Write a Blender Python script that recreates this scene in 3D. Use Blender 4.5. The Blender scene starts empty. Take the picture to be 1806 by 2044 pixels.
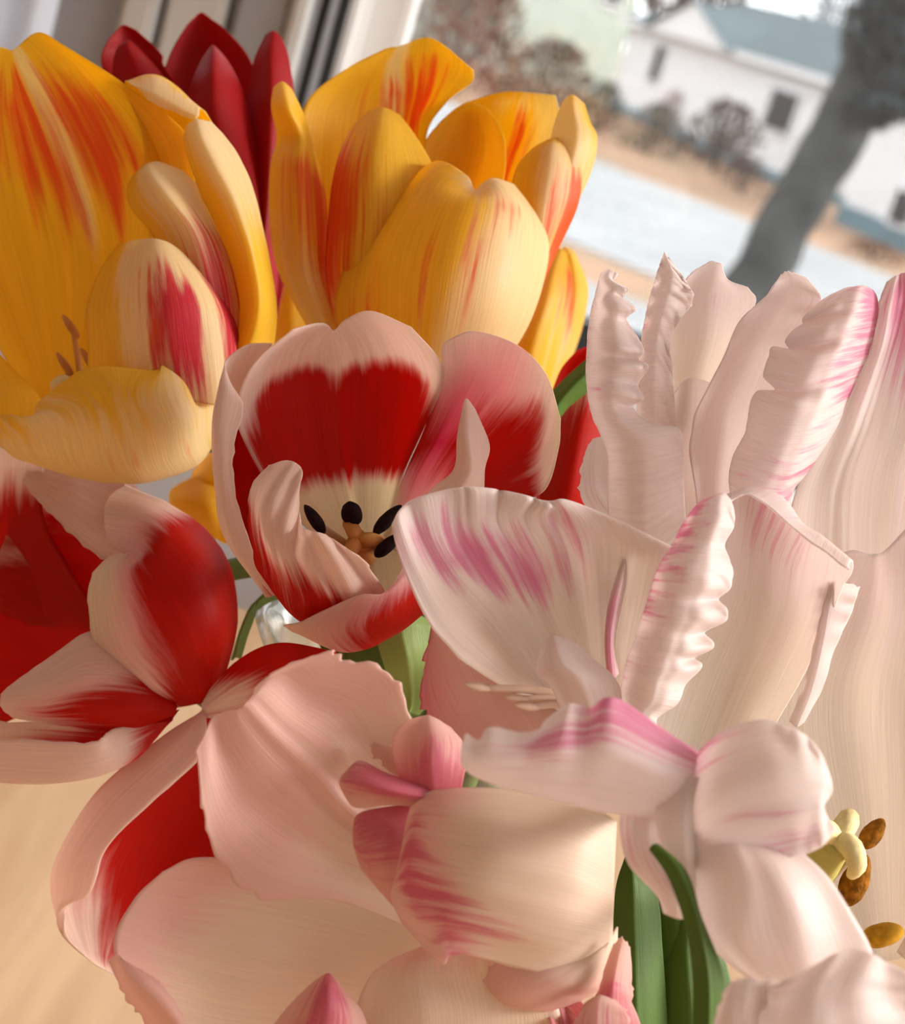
import bpy, bmesh, math, random
import numpy as np
from mathutils import Vector, Matrix, noise

random.seed(7)
SC = bpy.context.scene
COL = SC.collection

# ------------------------------------------------------------------ camera
W, H, F = 1806.0, 2044.0, 3600.0            # photograph frame and focal length in pixels
PITCH, ROLL = math.radians(16.0), math.radians(17.0)
CAM = Vector((0.0, 0.0, 1.15))
fwd = Vector((0, math.cos(PITCH), -math.sin(PITCH)))
up0 = Vector((0, math.sin(PITCH), math.cos(PITCH)))
rt0 = Vector((1, 0, 0))
RT = rt0 * math.cos(ROLL) + up0 * math.sin(ROLL)
UP = -rt0 * math.sin(ROLL) + up0 * math.cos(ROLL)
cd = bpy.data.cameras.new('camera')
cam = bpy.data.objects.new('camera', cd)
COL.objects.link(cam)
M = Matrix((RT, UP, -fwd)).transposed().to_4x4()
M.translation = CAM
cam.matrix_world = M
cd.sensor_fit = 'HORIZONTAL'
cd.sensor_width = 36.0
cd.lens = 36.0 * F / W
cd.clip_start = 0.01
cd.clip_end = 500
cd.dof.use_dof = True
cd.dof.focus_distance = 0.405
cd.dof.aperture_fstop = (cd.lens / 1000.0) / 0.0032
SC.camera = cam

# ------------------------------------------------------------------ sky, light, exposure
wd = bpy.data.worlds.new('world'); SC.world = wd
wd.use_nodes = True
nt = wd.node_tree
bg = nt.nodes['Background']
bg.inputs['Color'].default_value = (0.98, 0.985, 1.0, 1)
bg.inputs['Strength'].default_value = 2.4
sd = bpy.data.lights.new('sun_offscreen', 'SUN')
sd.energy = 5.0; sd.angle = math.radians(24); sd.color = (1.0, 0.945, 0.88)
sun = bpy.data.objects.new('sun_offscreen', sd); COL.objects.link(sun)
sun.rotation_euler = Vector((-0.86, -0.10, -0.44)).to_track_quat('-Z', 'Y').to_euler()
sun.location = (6, 6, 6)
SC.view_settings.view_transform = 'Standard'
SC.view_settings.look = 'None'
SC.view_settings.exposure = 0.78
SC.view_settings.gamma = 1.0
SC.view_settings.use_curve_mapping = False
SC.cycles.use_denoising = True
SC.cycles.max_bounces = 7
SC.cycles.diffuse_bounces = 4
SC.cycles.transmission_bounces = 8
SC.cycles.transparent_max_bounces = 12
SC.cycles.use_adaptive_sampling = True
SC.cycles.adaptive_threshold = 0.06
SC.cycles.caustics_refractive = False
SC.cycles.caustics_reflective = False

# ------------------------------------------------------------------ helpers
def P(px, py, d):
    """point on the ray of a photo pixel at depth d (metres along the view axis)"""
    return CAM + fwd * d + RT * ((px - W / 2) / F * d) - UP * ((py - H / 2) / F * d)

def PZ(px, py, z):
    """pixel ray meets the horizontal plane at height z"""
    v = fwd + RT * ((px - W / 2) / F) - UP * ((py - H / 2) / F)
    t = (z - CAM.z) / v.z
    return CAM + v * t

def PY(px, py, y):
    v = fwd + RT * ((px - W / 2) / F) - UP * ((py - H / 2) / F)
    return CAM + v * ((y - CAM.y) / v.y)

def link(name, me, mat=None, parent=None, loc=None):
    o = bpy.data.objects.new(name, me)
    COL.objects.link(o)
    if mat is not None and not me.materials:
        me.materials.append(mat)
    if loc is not None:
        o.location = loc
    if parent is not None:
        o.parent = parent
    return o

def tag(o, label=None, cat=None, group=None, kind=None):
    if label: o['label'] = label
    if cat: o['category'] = cat
    if group: o['group'] = group
    if kind: o['kind'] = kind
    return o

def empty(name, loc):
    o = bpy.data.objects.new(name, None)
    COL.objects.link(o)
    o.location = loc
    o.empty_display_size = 0.02
    return o

def org(parent):
    t = Vector((0, 0, 0))
    while parent is not None:
        t += Vector(parent.location); parent = parent.parent
    return t

def mesh_from(verts, faces, smooth=True, name='mesh'):
    me = bpy.data.meshes.new(name)
    me.from_pydata([tuple(v) for v in verts], [], faces)
    if smooth:
        me.polygons.foreach_set('use_smooth', [True] * len(me.polygons))
    me.update()
    return me

def box(name, x0, x1, y0, y1, z0, z1, mat, parent=None, bev=0.0, rotz=0.0, loc=None):
    """box given in world (or, with loc, local) coordinates; origin at its base centre"""
    c = Vector(((x0 + x1) / 2, (y0 + y1) / 2, z0))
    bm = bmesh.new()
    bmesh.ops.create_cube(bm, size=1.0)
    for v in bm.verts:
        v.co = Vector((v.co.x * (x1 - x0), v.co.y * (y1 - y0), (v.co.z + 0.5) * (z1 - z0)))
    if bev > 0:
        bmesh.ops.bevel(bm, geom=bm.edges[:], offset=bev, segments=2, affect='EDGES')
    me = bpy.data.meshes.new(name); bm.to_mesh(me); bm.free()
    o = link(name, me, mat, parent)
    o.location = c - org(parent) if loc is None else loc
    o.rotation_euler = (0, 0, rotz)
    return o

def tube_verts(pts, rads, seg=12):
    n = len(pts)
    verts, faces = [], []
    prev = None
    for i, p in enumerate(pts):
        t = (pts[min(i + 1, n - 1)] - pts[max(i - 1, 0)]).normalized()
        if prev is None:
            a = t.orthogonal().normalized()
        else:
            a = (prev - t * prev.dot(t)).normalized()
        prev = a
        b = t.cross(a)
        for k in range(seg):
            an = 2 * math.pi * k / seg
            verts.append(p + (a * math.cos(an) + b * math.sin(an)) * rads[i])
    for i in range(n - 1):
        for k in range(seg):
            k2 = (k + 1) % seg
            faces.append((i * seg + k, i * seg + k2, (i + 1) * seg + k2, (i + 1) * seg + k))
    verts.append(pts[0]); verts.append(pts[-1])
    a, b = len(verts) - 2, len(verts) - 1
    for k in range(seg):
        k2 = (k + 1) % seg
        faces.append((a, k2, k)); faces.append((b, (n - 1) * seg + k, (n - 1) * seg + k2))
    return verts, faces

def cr(pts, t):
    """Catmull-Rom through rows of an array, t in 0..1"""
    pts = np.asarray(pts, float)
    n = len(pts)
    if n == 2:
        t = np.asarray(t)[:, None]
        return pts[0] * (1 - t) + pts[1] * t
    ext = np.vstack([2 * pts[0] - pts[1], pts, 2 * pts[-1] - pts[-2]]) if pts.ndim == 2 else \
        np.concatenate([(2 * pts[0] - pts[1])[None], pts, (2 * pts[-1] - pts[-2])[None]])
    s = np.clip(np.asarray(t) * (n - 1), 0, n - 1 - 1e-9)
    i = s.astype(int)
    f = (s - i).reshape((-1,) + (1,) * (pts.ndim - 1))
    a, b, c, d = ext[i], ext[i + 1], ext[i + 2], ext[i + 3]
    return 0.5 * ((2 * b) + (-a + c) * f + (2 * a - 5 * b + 4 * c - d) * f ** 2 + (-a + 3 * b - 3 * c + d) * f ** 3)

def tube(name, pts, rads, mat, parent=None, seg=12, res=24):
    ts = np.linspace(0, 1, res)
    pp = [Vector(p) for p in cr([tuple(p) for p in pts], ts)]
    rr = np.interp(ts, np.linspace(0, 1, len(rads)), rads)
    v, f = tube_verts(pp, rr, seg)
    o = org(parent)
    return link(name, mesh_from([q - o for q in v], f, name=name), mat, parent)

def lerp_grid(g, u, v):
    """bilinear sample of a coarse grid g[row v][col u]; rows may differ in length"""
    rows = [np.interp(u, np.linspace(0, 1, len(r)), r) for r in g]
    rows = np.array(rows)
    vs = np.linspace(0, 1, len(g))
    out = np.empty((len(v), len(u)))
    for j in range(len(u)):
        out[:, j] = np.interp(v, vs, rows[:, j])
    return out

# ------------------------------------------------------------------ materials
def new_mat(name):
    m = bpy.data.materials.new(name); m.use_nodes = True
    nt = m.node_tree
    for n in list(nt.nodes): nt.nodes.remove(n)
    out = nt.nodes.new('ShaderNodeOutputMaterial')
    return m, nt, out

def N(nt, kind, **kw):
    n = nt.nodes.new(kind)
    for k, v in kw.items():
        if k == 'inp':
            for a, b in v.items(): n.inputs[a].default_value = b
        else: setattr(n, k, v)
    return n

def mixc(nt, fac, a, b, mode='MIX'):
    n = nt.nodes.new('ShaderNodeMix'); n.data_type = 'RGBA'; n.blend_type = mode
    for sock, val in ((n.inputs[0], fac), (n.inputs[6], a), (n.inputs[7], b)):
        if hasattr(val, 'links'): nt.links.new(val, sock)
        elif isinstance(val, (int, float)): sock.default_value = val
        else: sock.default_value = (*val, 1)
    return n.outputs[2]

def mth(nt, op, a, b=None, clamp=False):
    n = nt.nodes.new('ShaderNodeMath'); n.operation = op; n.use_clamp = clamp
    for s, v in ((n.inputs[0], a), (n.inputs[1], b)):
        if v is None: continue
        if hasattr(v, 'links'): nt.links.new(v, s)
        else: s.default_value = v
    return n.outputs[0]

def sstep(nt, x, lo, hi):
    n = nt.nodes.new('ShaderNodeMapRange'); n.interpolation_type = 'SMOOTHSTEP'
    nt.links.new(x, n.inputs[0]); n.inputs[1].default_value = lo; n.inputs[2].default_value = hi
    return n.outputs[0]

def petal_mat(name, base, flame, cream, third, trans=0.45, rough=0.42, streak=0.7, bump=0.25, spec=0.3,
              tcol=None, sheen=0.0, su=14.0, lo=0.3, hi=0.72, va=1.0, thst=False):
    """petal with pigment weights r = flame, g = cream, b = third, streaked along the petal's veins"""
    m, nt, out = new_mat(name)
    L = nt.links.new
    at = N(nt, 'ShaderNodeAttribute', attribute_name='pig')
    sp = N(nt, 'ShaderNodeSeparateColor'); L(at.outputs['Color'], sp.inputs[0])
    uv = N(nt, 'ShaderNodeUVMap')
    mp = N(nt, 'ShaderNodeMapping'); L(uv.outputs[0], mp.inputs[0])
    oi = N(nt, 'ShaderNodeObjectInfo')
    cb = N(nt, 'ShaderNodeCombineXYZ')
    L(mth(nt, 'MULTIPLY', oi.outputs['Random'], 37.0), cb.inputs[2])
    L(cb.outputs[0], mp.inputs['Location'])
    mp.inputs['Scale'].default_value = (su, 1.1, 1)
    n1 = N(nt, 'ShaderNodeTexNoise', inp={'Scale': 1.6, 'Detail': 6.0, 'Roughness': 0.62}); L(mp.outputs[0], n1.inputs['Vector'])
    mp2 = N(nt, 'ShaderNodeMapping'); L(uv.outputs[0], mp2.inputs[0]); L(cb.outputs[0], mp2.inputs['Location'])
    mp2.inputs['Scale'].default_value = (su * 4.5, 1.6, 1)
    n2 = N(nt, 'ShaderNodeTexNoise', inp={'Scale': 2.0, 'Detail': 3.0}); L(mp2.outputs[0], n2.inputs['Vector'])
    sA = mth(nt, 'SUBTRACT', n1.outputs[0], 0.5)
    def w(ch, amt):
        return sstep(nt, mth(nt, 'ADD', sp.outputs[ch], mth(nt, 'MULTIPLY', sA, amt)), lo, hi)
    fl = mth(nt, 'MULTIPLY', w(0, streak * 1.6), sstep(nt, sp.outputs[0], 0.03, 0.3))
    crm = mth(nt, 'MULTIPLY', w(1, streak), sstep(nt, sp.outputs[1], 0.03, 0.25))
    th = mth(nt, 'MULTIPLY', w(2, streak * 1.3), sstep(nt, sp.outputs[2], 0.03, 0.3)) if thst else sp.outputs[2]
    c = mixc(nt, crm, base, cream)
    c = mixc(nt, th, c, third)
    c = mixc(nt, fl, c, flame)
    # faint vein variation of the pigment
    vein = N(nt, 'ShaderNodeMapRange', inp={1: 0.3, 2: 0.7, 3: 1 - 0.08 * va, 4: 1 + 0.05 * va}); L(n2.outputs[0], vein.inputs[0])
    hv = N(nt, 'ShaderNodeHueSaturation', inp={'Saturation': 1.0}); L(c, hv.inputs['Color']); L(vein.outputs[0], hv.inputs['Value'])
    c = hv.outputs[0]
    bp = N(nt, 'ShaderNodeBump', inp={'Strength': bump, 'Distance': 0.0005}); L(n2.outputs[0], bp.inputs['Height'])
    pb = N(nt, 'ShaderNodeBsdfPrincipled', inp={'Roughness': rough})
    L(c, pb.inputs['Base Color']); L(bp.outputs[0], pb.inputs['Normal'])
    pb.inputs['Specular IOR Level'].default_value = spec
    if sheen: pb.inputs['Sheen Weight'].default_value = sheen
    tr = N(nt, 'ShaderNodeBsdfTranslucent')
    tc = c if tcol is None else mixc(nt, 1.0, c, tcol, 'MULTIPLY')
    L(tc, tr.inputs['Color']); L(bp.outputs[0], tr.inputs['Normal'])
    mx = N(nt, 'ShaderNodeMixShader'); mx.inputs[0].default_value = trans
    L(pb.outputs[0], mx.inputs[1]); L(tr.outputs[0], mx.inputs[2]); L(mx.outputs[0], out.inputs[0])
    return m

MY = petal_mat('yellow_petal', (0.97, 0.71, 0.06), (0.88, 0.20, 0.04), (0.97, 0.85, 0.52), (0.76, 0.055, 0.085), trans=0.6, streak=0.9, tcol=(1.0, 0.88, 0.55), thst=True)
MR = petal_mat('red_petal', (0.46, 0.002, 0.004), (0.50, 0.02, 0.045), (0.62, 0.05, 0.12), (0.25, 0.0, 0.01), trans=0.4, rough=0.45, spec=0.25)
MW = petal_mat('white_red_petal', (0.96, 0.78, 0.69), (0.66, 0.016, 0.006), (0.95, 0.84, 0.64), (0.84, 0.08, 0.22), trans=0.58, streak=0.5, spec=0.2, rough=0.5)
MP = petal_mat('pink_petal', (0.96, 0.865, 0.84), (0.86, 0.40, 0.55), (0.96, 0.875, 0.80), (0.72, 0.09, 0.13), trans=0.6, streak=1.0, bump=0.3, rough=0.38, va=0.7)

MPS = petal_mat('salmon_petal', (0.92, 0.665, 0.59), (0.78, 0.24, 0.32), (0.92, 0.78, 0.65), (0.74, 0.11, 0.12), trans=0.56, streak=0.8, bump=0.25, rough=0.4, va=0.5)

def plain(name, col, rough=0.5, spec=0.4, noise_amt=0.15, scale=20.0, bump=0.0, trans=0.0, col2=None, stretch=(1, 1, 1)):
    m, nt, out = new_mat(name); L = nt.links.new
    tc = N(nt, 'ShaderNodeTexCoord'); mp = N(nt, 'ShaderNodeMapping'); L(tc.outputs['Object'], mp.inputs[0])
    mp.inputs['Scale'].default_value = stretch
    n = N(nt, 'ShaderNodeTexNoise', inp={'Scale': scale, 'Detail': 5.0}); L(mp.outputs[0], n.inputs['Vector'])
    if col2 is None: col2 = tuple(max(0, c * (1 - noise_amt * 2)) for c in col)
    c = mixc(nt, sstep(nt, n.outputs[0], 0.3, 0.7), col2, col)
    pb = N(nt, 'ShaderNodeBsdfPrincipled', inp={'Roughness': rough}); L(c, pb.inputs['Base Color'])
    pb.inputs['Specular IOR Level'].default_value = spec
    if bump:
        b = N(nt, 'ShaderNodeBump', inp={'Strength': bump, 'Distance': 0.001}); L(n.outputs[0], b.inputs['Height']); L(b.outputs[0], pb.inputs['Normal'])
    if trans:
        tr = N(nt, 'ShaderNodeBsdfTranslucent'); L(c, tr.inputs[0])
        mx = N(nt, 'ShaderNodeMixShader'); mx.inputs[0].default_value = trans
        L(pb.outputs[0], mx.inputs[1]); L(tr.outputs[0], mx.inputs[2]); L(mx.outputs[0], out.inputs[0])
    else:
        L(pb.outputs[0], out.inputs[0])
    return m

M_STEM = plain('stem_green', (0.16, 0.24, 0.05), 0.45, 0.4, 0.2, 60, stretch=(1, 1, 0.1))
M_LEAF = petal_mat('leaf_green', (0.10, 0.19, 0.025), (0.20, 0.30, 0.06), (0.36, 0.50, 0.16), (0.05, 0.12, 0.02), trans=0.3, streak=0.6, su=18)
M_BLACK = plain('black_anther', (0.02, 0.006, 0.008), 0.8, 0.2, 0.3, 400, bump=0.6)
M_BROWNANTHER = plain('brown_pollen', (0.42, 0.17, 0.02), 0.9, 0.1, 0.3, 600, bump=0.8, col2=(0.2, 0.08, 0.01))
M_FIL = plain('cream_filament', (0.85, 0.68, 0.40), 0.5, 0.3, 0.08, 100, trans=0.25)
M_PINKFIL = plain('peach_filament', (0.90, 0.66, 0.50), 0.5, 0.3, 0.06, 100, trans=0.3)
M_PIST = plain('orange_pistil', (0.52, 0.19, 0.05), 0.6, 0.3, 0.15, 200, col2=(0.60, 0.30, 0.08))
M_PISTG = plain('green_pistil', (0.60, 0.54, 0.16), 0.5, 0.3, 0.1, 120)
M_STIG = plain('cream_stigma', (0.85, 0.72, 0.36), 0.6, 0.2, 0.1, 300, bump=0.4)

# ------------------------------------------------------------------ petals
def petal(fl, D0, rows, mat, pig=None, crm=None, thd=None, nu=40, nv=72, thick=0.00035, teeth=0.0, tf=14,
          rip=0.0, rf=6.0, rph=0.0, seed=0, tipteeth=None, name='petal', wave=0.0, wf=3.0, swap=False, cross=0.0, cf=12.0, rib=0.0, ribw=0.05, tside='LR', creases=()):
    """A thin curved sheet through rows of control points (photo x, photo y, depth offset), from the
    petal's base to its tip.  Offsets are in the same unit as the photo's pixels at the flower's distance D0."""
    rng = np.random.RandomState(seed + len(rows) * 7 + int(rows[0][0][0]) * 13 % 991)
    teeth *= 1.9
    if teeth: nv = max(nv, int(tf * 3 * 4.5))
    us = np.linspace(0, 1, nu); vs = np.linspace(0, 1, nv)
    A = np.array([cr(r, us) for r in rows])              # rows x nu x 3
    G = cr(A, vs)                                        # nv x nu x 3
    U, V = np.meshgrid(us * 2 - 1, vs)
    # frilly margin: small teeth pushed outwards in the petal's own surface
    if teeth:
        k = int(tf * 3)
        for side, inner in ((0, 2), (nu - 1, nu - 3)):
            if ('L' if side == 0 else 'R') not in tside: continue
            t = np.interp(vs * k, np.arange(k + 1), rng.rand(k + 1) ** 1.6) + 0.4 * np.interp(vs * k / 3, np.arange(k + 1), rng.rand(k + 1))
            dirv = G[:, side] - G[:, inner]
            ln = np.linalg.norm(dirv[:, :2], axis=1, keepdims=True) + 6.0
            env = np.clip(vs * 6 - 0.8, 0, 1)[:, None]
            G[:, side] += dirv / ln * (t[:, None] - 0.5) * teeth * env
            nb = side + (1 if side == 0 else -1)
            G[:, nb] += dirv / ln * (t[:, None] - 0.5) * teeth * 0.5 * env
        tt = teeth if tipteeth is None else tipteeth
        if tt:
            t = np.interp(us * k * 0.7, np.arange(k + 1), rng.rand(k + 1) ** 1.6)
            dirv = G[-1] - G[-3]
            ln = np.linalg.norm(dirv[:, :2], axis=1, keepdims=True) + 6.0
            G[-1] += dirv / ln * (t[:, None] - 0.5) * tt
            G[-2] += dirv / ln * (t[:, None] - 0.5) * tt * 0.5
    # ruffles: real waves of the sheet, strongest at the margin
    if rip:
        Wt = np.abs(U) ** 1.6 * np.clip(V * 3, 0, 1)
        G[:, :, 2] += rip * Wt * np.sin(2 * np.pi * (V * rf + rph) + 1.7 * np.sin(V * 9 + seed) + np.sign(U))
    if rib:
        G[:, :, 2] -= rib * (np.exp(-(U / ribw) ** 2) - 0.5 * np.exp(-((np.abs(U) - 2.2 * ribw) / ribw) ** 2)) * np.clip(1.15 - V, 0.25, 1)
    for u0, wd_, am, v0 in creases:
        G[:, :, 2] += am * np.exp(-((U - u0) / wd_) ** 2) * np.clip((V - v0) * 4, 0, 1)
    if wave:
        G[:, :, 2] += wave * np.clip(V * 2.5, 0, 1) * np.sin(np.pi * U * wf + 2.2 * V + seed)
    if cross:
        ph = rng.rand(5) * 6.28
        s = sum(np.sin(2 * np.pi * cf * k * (V + 0.10 * U * np.abs(U)) + ph[i] + 1.3 * np.sin(3 * U + ph[i])) / k ** 0.7 for i, k in enumerate((1.0, 1.63, 2.7)))
        G[:, :, 2] += cross * s * (0.25 + 0.75 * np.abs(U)) * np.clip(V * 4, 0, 1)
    o = org(fl)
    D = D0 * (1 + G[:, :, 2] / F)
    X = (G[:, :, 0] - W / 2) / F * D
    Y = (G[:, :, 1] - H / 2) / F * D
    c0 = np.array(CAM - o)
    Q = c0 + D[..., None] * np.array(fwd) + X[..., None] * np.array(RT) - Y[..., None] * np.array(UP)
    dv = np.gradient(Q, axis=0); du = np.gradient(Q, axis=1)
    nr = np.cross(du, dv); nr /= (np.linalg.norm(nr, axis=2, keepdims=True) + 1e-12)
    hump = thick * (1.0 + 1.2 * np.exp(-(U / 0.12) ** 2) * np.clip(1.2 - V, 0, 1))[..., None] / 2
    top = (Q + nr * hump).reshape(-1, 3); bot = (Q - nr * hump).reshape(-1, 3)
    verts = np.vstack([top, bot])
    n = nu * nv
    idx = np.arange(n).reshape(nv, nu)
    a, b, c, d = idx[:-1, :-1].ravel(), idx[:-1, 1:].ravel(), idx[1:, 1:].ravel(), idx[1:, :-1].ravel()
    faces = np.vstack([np.stack([a, b, c, d], 1), np.stack([a + n, d + n, c + n, b + n], 1)])
    ring = np.concatenate([idx[0, :], idx[1:, -1], idx[-1, -2::-1], idx[-2:0:-1, 0]])
    r2 = np.roll(ring, -1)
    faces = np.vstack([faces, np.stack([ring, ring + n, r2 + n, r2], 1)])
    me = bpy.data.meshes.new(name)
    me.vertices.add(len(verts)); me.vertices.foreach_set('co', verts.ravel())
    me.loops.add(len(faces) * 4); me.loops.foreach_set('vertex_index', faces.ravel().astype(np.int32))
    me.polygons.add(len(faces))
    me.polygons.foreach_set('loop_start', (np.arange(len(faces)) * 4).astype(np.int32))
    me.polygons.foreach_set('loop_total', np.full(len(faces), 4, np.int32))
    me.update(calc_edges=True)
    me.polygons.foreach_set('use_smooth', np.ones(len(faces), bool))
    uvl = me.uv_layers.new(name='UVMap')
    uvv = np.stack([np.repeat(vs, nu) * 1.6, np.tile(us, nv)] if swap else [np.tile(us, nv), np.repeat(vs, nu)], 1); uvv = np.vstack([uvv, uvv])
    uvl.data.foreach_set('uv', uvv[faces.ravel()].ravel().astype(np.float32))
    at = me.attributes.new('pig', 'FLOAT_COLOR', 'POINT')
    ch = []
    for g in (pig, crm, thd):
        ch.append(lerp_grid(g, us, vs).ravel() if g is not None else np.zeros(n))
    cc = np.stack(ch + [np.ones(n)], 1); cc = np.vstack([cc, cc]).astype(np.float32)
    at.data.foreach_set('color', cc.ravel())
    me.validate()
    return link(name, me, mat, fl)

def stem(fl, pts, r=0.0032, mat=None):
    return tube('stem', pts, [r, r, r, r], mat or M_STEM, fl, 12, 56)

def stamen(fl, D0, base, top, anth=(0.0022, 0.006), amat=None, fmat=None, bend=0.0, tilt=None):
    """filament from base to top (photo x, y, depth offset) carrying an elongated anther"""
    p0 = P(base[0], base[1], D0 * (1 + base[2] / F)); p1 = P(top[0], top[1], D0 * (1 + top[2] / F))
    mid = (p0 + p1) / 2 + UP * bend
    f = tube('stamen', [p0, mid, p1], [0.0012, 0.0010, 0.0007], fmat or M_FIL, fl, 8, 10)
    d = (p1 - p0).normalized() if tilt is None else (RT * tilt[0] - UP * tilt[1] + fwd * tilt[2]).normalized()
    bm = bmesh.new()
    bmesh.ops.create_icosphere(bm, subdivisions=3, radius=1.0)
    q = d.to_track_quat('Z', 'Y').to_matrix()
    for v in bm.verts:
        c = v.co.copy()
        groove = 1 - 0.28 * math.exp(-(c.x / 0.25) ** 2) * (1 if c.y > 0 else 0.6)
        taper = 1 - 0.18 * c.z
        nz = 1 + 0.10 * noise.noise(c * 4 + Vector((base[0], 0, 0)))
        v.co = q @ Vector((c.x * anth[0] * taper * nz, c.y * anth[0] * 0.8 * groove * taper, c.z * anth[1]))
    me = bpy.data.meshes.new('anther'); bm.to_mesh(me); bm.free()
    me.polygons.foreach_set('use_smooth', [True] * len(me.polygons))
    a = link('anther', me, amat or M_BLACK, f)
    a.location = p1 + d * anth[1] * 0.3 - org(fl)
    return f

def pistil(fl, D0, base, top, r, mat, smat, lob=0.0042):
    p0 = P(base[0], base[1], D0 * (1 + base[2] / F)); p1 = P(top[0], top[1], D0 * (1 + top[2] / F))
    d = (p1 - p0)
    ax = d.normalized(); a = ax.orthogonal().normalized(); b = ax.cross(a)
    verts, faces = [], []
    seg, n = 24, 10
    prof = [0.5, 0.9, 1.05, 1.08, 1.05, 1.0, 0.95, 0.9, 0.86, 0.80]
    for i in range(n):
        for k in range(seg):
            an = 2 * math.pi * k / seg
            rr = r * prof[i] * (1 + 0.13 * math.cos(3 * an))
            verts.append(p0 + d * (i / (n - 1)) + (a * math.cos(an) + b * math.sin(an)) * rr - org(fl))
    for i in range(n - 1):
        for k in range(seg):
            k2 = (k + 1) % seg
            faces.append((i * seg + k, i * seg + k2, (i + 1) * seg + k2, (i + 1) * seg + k))
    faces.append(tuple(range(seg))[::-1]); faces.append(tuple((n - 1) * seg + k for k in range(seg)))
    po = link('pistil', mesh_from(verts, faces), mat, fl)
    for k in range(3):                                   # three-lobed stigma
        an = 2 * math.pi * k / 3 + 0.4
        o = a * math.cos(an) + b * math.sin(an)
        pts = [p1 - ax * lob * 0.3, p1 + o * lob * 0.9 + ax * lob * 0.35, p1 + o * lob * 1.7 - ax * lob * 0.1, p1 + o * lob * 1.75 - ax * lob * 0.9]
        tube('stigma_lobe', pts, [lob * 0.6, lob * 0.62, lob * 0.5, lob * 0.25], smat, po, 10, 12)
    return po

# ================================================================== the room
TT = 0.77                                   # table top height
YW = 1.10                                   # inner face of the window wall
M_WALL = plain('wall_paint', (0.74, 0.76, 0.80), 0.7, 0.2, 0.02, 6)
M_WALLW = plain('warm_wall_paint', (0.66, 0.58, 0.50), 0.7, 0.2, 0.02, 6)
M_CEIL = plain('ceiling_paint', (0.85, 0.83, 0.80), 0.8, 0.1, 0.02, 6)
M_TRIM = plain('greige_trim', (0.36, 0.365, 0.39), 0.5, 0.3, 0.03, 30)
M_TRIM_LIT = plain('trim_lit', (0.60, 0.59, 0.57), 0.45, 0.3, 0.03, 30)
M_VINYL = plain('white_vinyl', (0.86, 0.86, 0.85), 0.35, 0.4, 0.02, 30)
M_SEAL = plain('dark_seal', (0.05, 0.055, 0.06), 0.6, 0.3, 0.1, 30)
M_FLOOR = plain('oak_floor', (0.42, 0.25, 0.13), 0.5, 0.3, 0.15, 8, stretch=(1, 12, 1))

def wood_mat():
    m, nt, out = new_mat('pale_oak'); L = nt.links.new
    tc = N(nt, 'ShaderNodeTexCoord'); mp = N(nt, 'ShaderNodeMapping'); L(tc.outputs['Object'], mp.inputs[0])
    mp.inputs['Scale'].default_value = (22, 2.2, 10); mp.inputs['Rotation'].default_value = (0, 0, 0.5)
    n = N(nt, 'ShaderNodeTexNoise', inp={'Scale': 2.2, 'Detail': 6.0, 'Distortion': 0.4}); L(mp.outputs[0], n.inputs['Vector'])
    n2 = N(nt, 'ShaderNodeTexNoise', inp={'Scale': 3.0, 'Detail': 2.0}); L(tc.outputs['Object'], n2.inputs['Vector'])
    c = mixc(nt, sstep(nt, n.outputs[0], 0.3, 0.72), (0.50, 0.30, 0.155), (0.66, 0.43, 0.245))
    c = mixc(nt, mth(nt, 'MULTIPLY', n2.outputs[0], 0.3), c, (0.62, 0.42, 0.26))
    pb = N(nt, 'ShaderNodeBsdfPrincipled', inp={'Roughness': 0.5}); L(c, pb.inputs['Base Color'])
    L(pb.outputs[0], out.inputs[0]); return m
M_WOOD = wood_mat()

def wall_hole(name, axis, c0, c1, a0, a1, z0, z1, holes, mat):
    """wall slab between c0 and c1 on its thin axis, from a0 to a1, with rectangular holes (b0,b1,zb,zt), left to right"""
    bm = bmesh.new()
    def bx(p0, p1, q0, q1):
        if p1 - p0 < 1e-4 or q1 - q0 < 1e-4: return
        r = bmesh.ops.create_cube(bm, size=1.0)
        for v in r['verts']:
            c, a, z = (c0 + c1) / 2 + v.co.x * (c1 - c0), (p0 + p1) / 2 + v.co.y * (p1 - p0), (q0 + q1) / 2 + v.co.z * (q1 - q0)
            v.co = Vector((a, c, z)) if axis == 'y' else Vector((c, a, z))
    p = a0
    for h in holes:
        bx(p, h[0], z0, z1); bx(h[0], h[1], z0, h[2]); bx(h[0], h[1], h[3], z1); p = h[1]
    bx(p, a1, z0, z1)
    bmesh.ops.recalc_face_normals(bm, faces=bm.faces[:])
    me = bpy.data.meshes.new(name); bm.to_mesh(me); bm.free()
    return tag(link(name, me, mat), kind='structure')

X0, X1, YF = -2.0, 2.2, -2.4
xl = PY(832, 0, YW + 0.05).x                 # left edge of the daylight opening
zs = PY(1165, 655, YW + 0.05).z              # bottom of the sash
WIN = (xl - 0.05, xl + 1.35, zs - 0.05, 2.35)
tag(box('floor', X0, X1, YF, YW, -0.05, 0.0, M_FLOOR), kind='structure')
tag(box('ceiling', X0, X1, YF, YW, 2.6, 2.65, M_CEIL), kind='structure')
xm = PY(112, 30, YW).x                      # right edge of the neighbouring window
WIN2 = (xm - 0.95, xm - 0.012, WIN[2], WIN[3])
wall_hole('wall_back', 'y', YW, YW + 0.14, X0 - 0.1, X1 + 0.1, -0.05, 2.65, [WIN2, WIN], M_WALL)
WR = (-1.5, 1.0, 0.8, 2.4)
wall_hole('wall_right', 'x', X1, X1 + 0.14, YF, YW, -0.05, 2.65, [WR], M_WALLW)
tag(box('wall_front', X0 - 0.1, X1 + 0.1, YF - 0.14, YF, -0.05, 2.65, M_WALLW), kind='structure')
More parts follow.
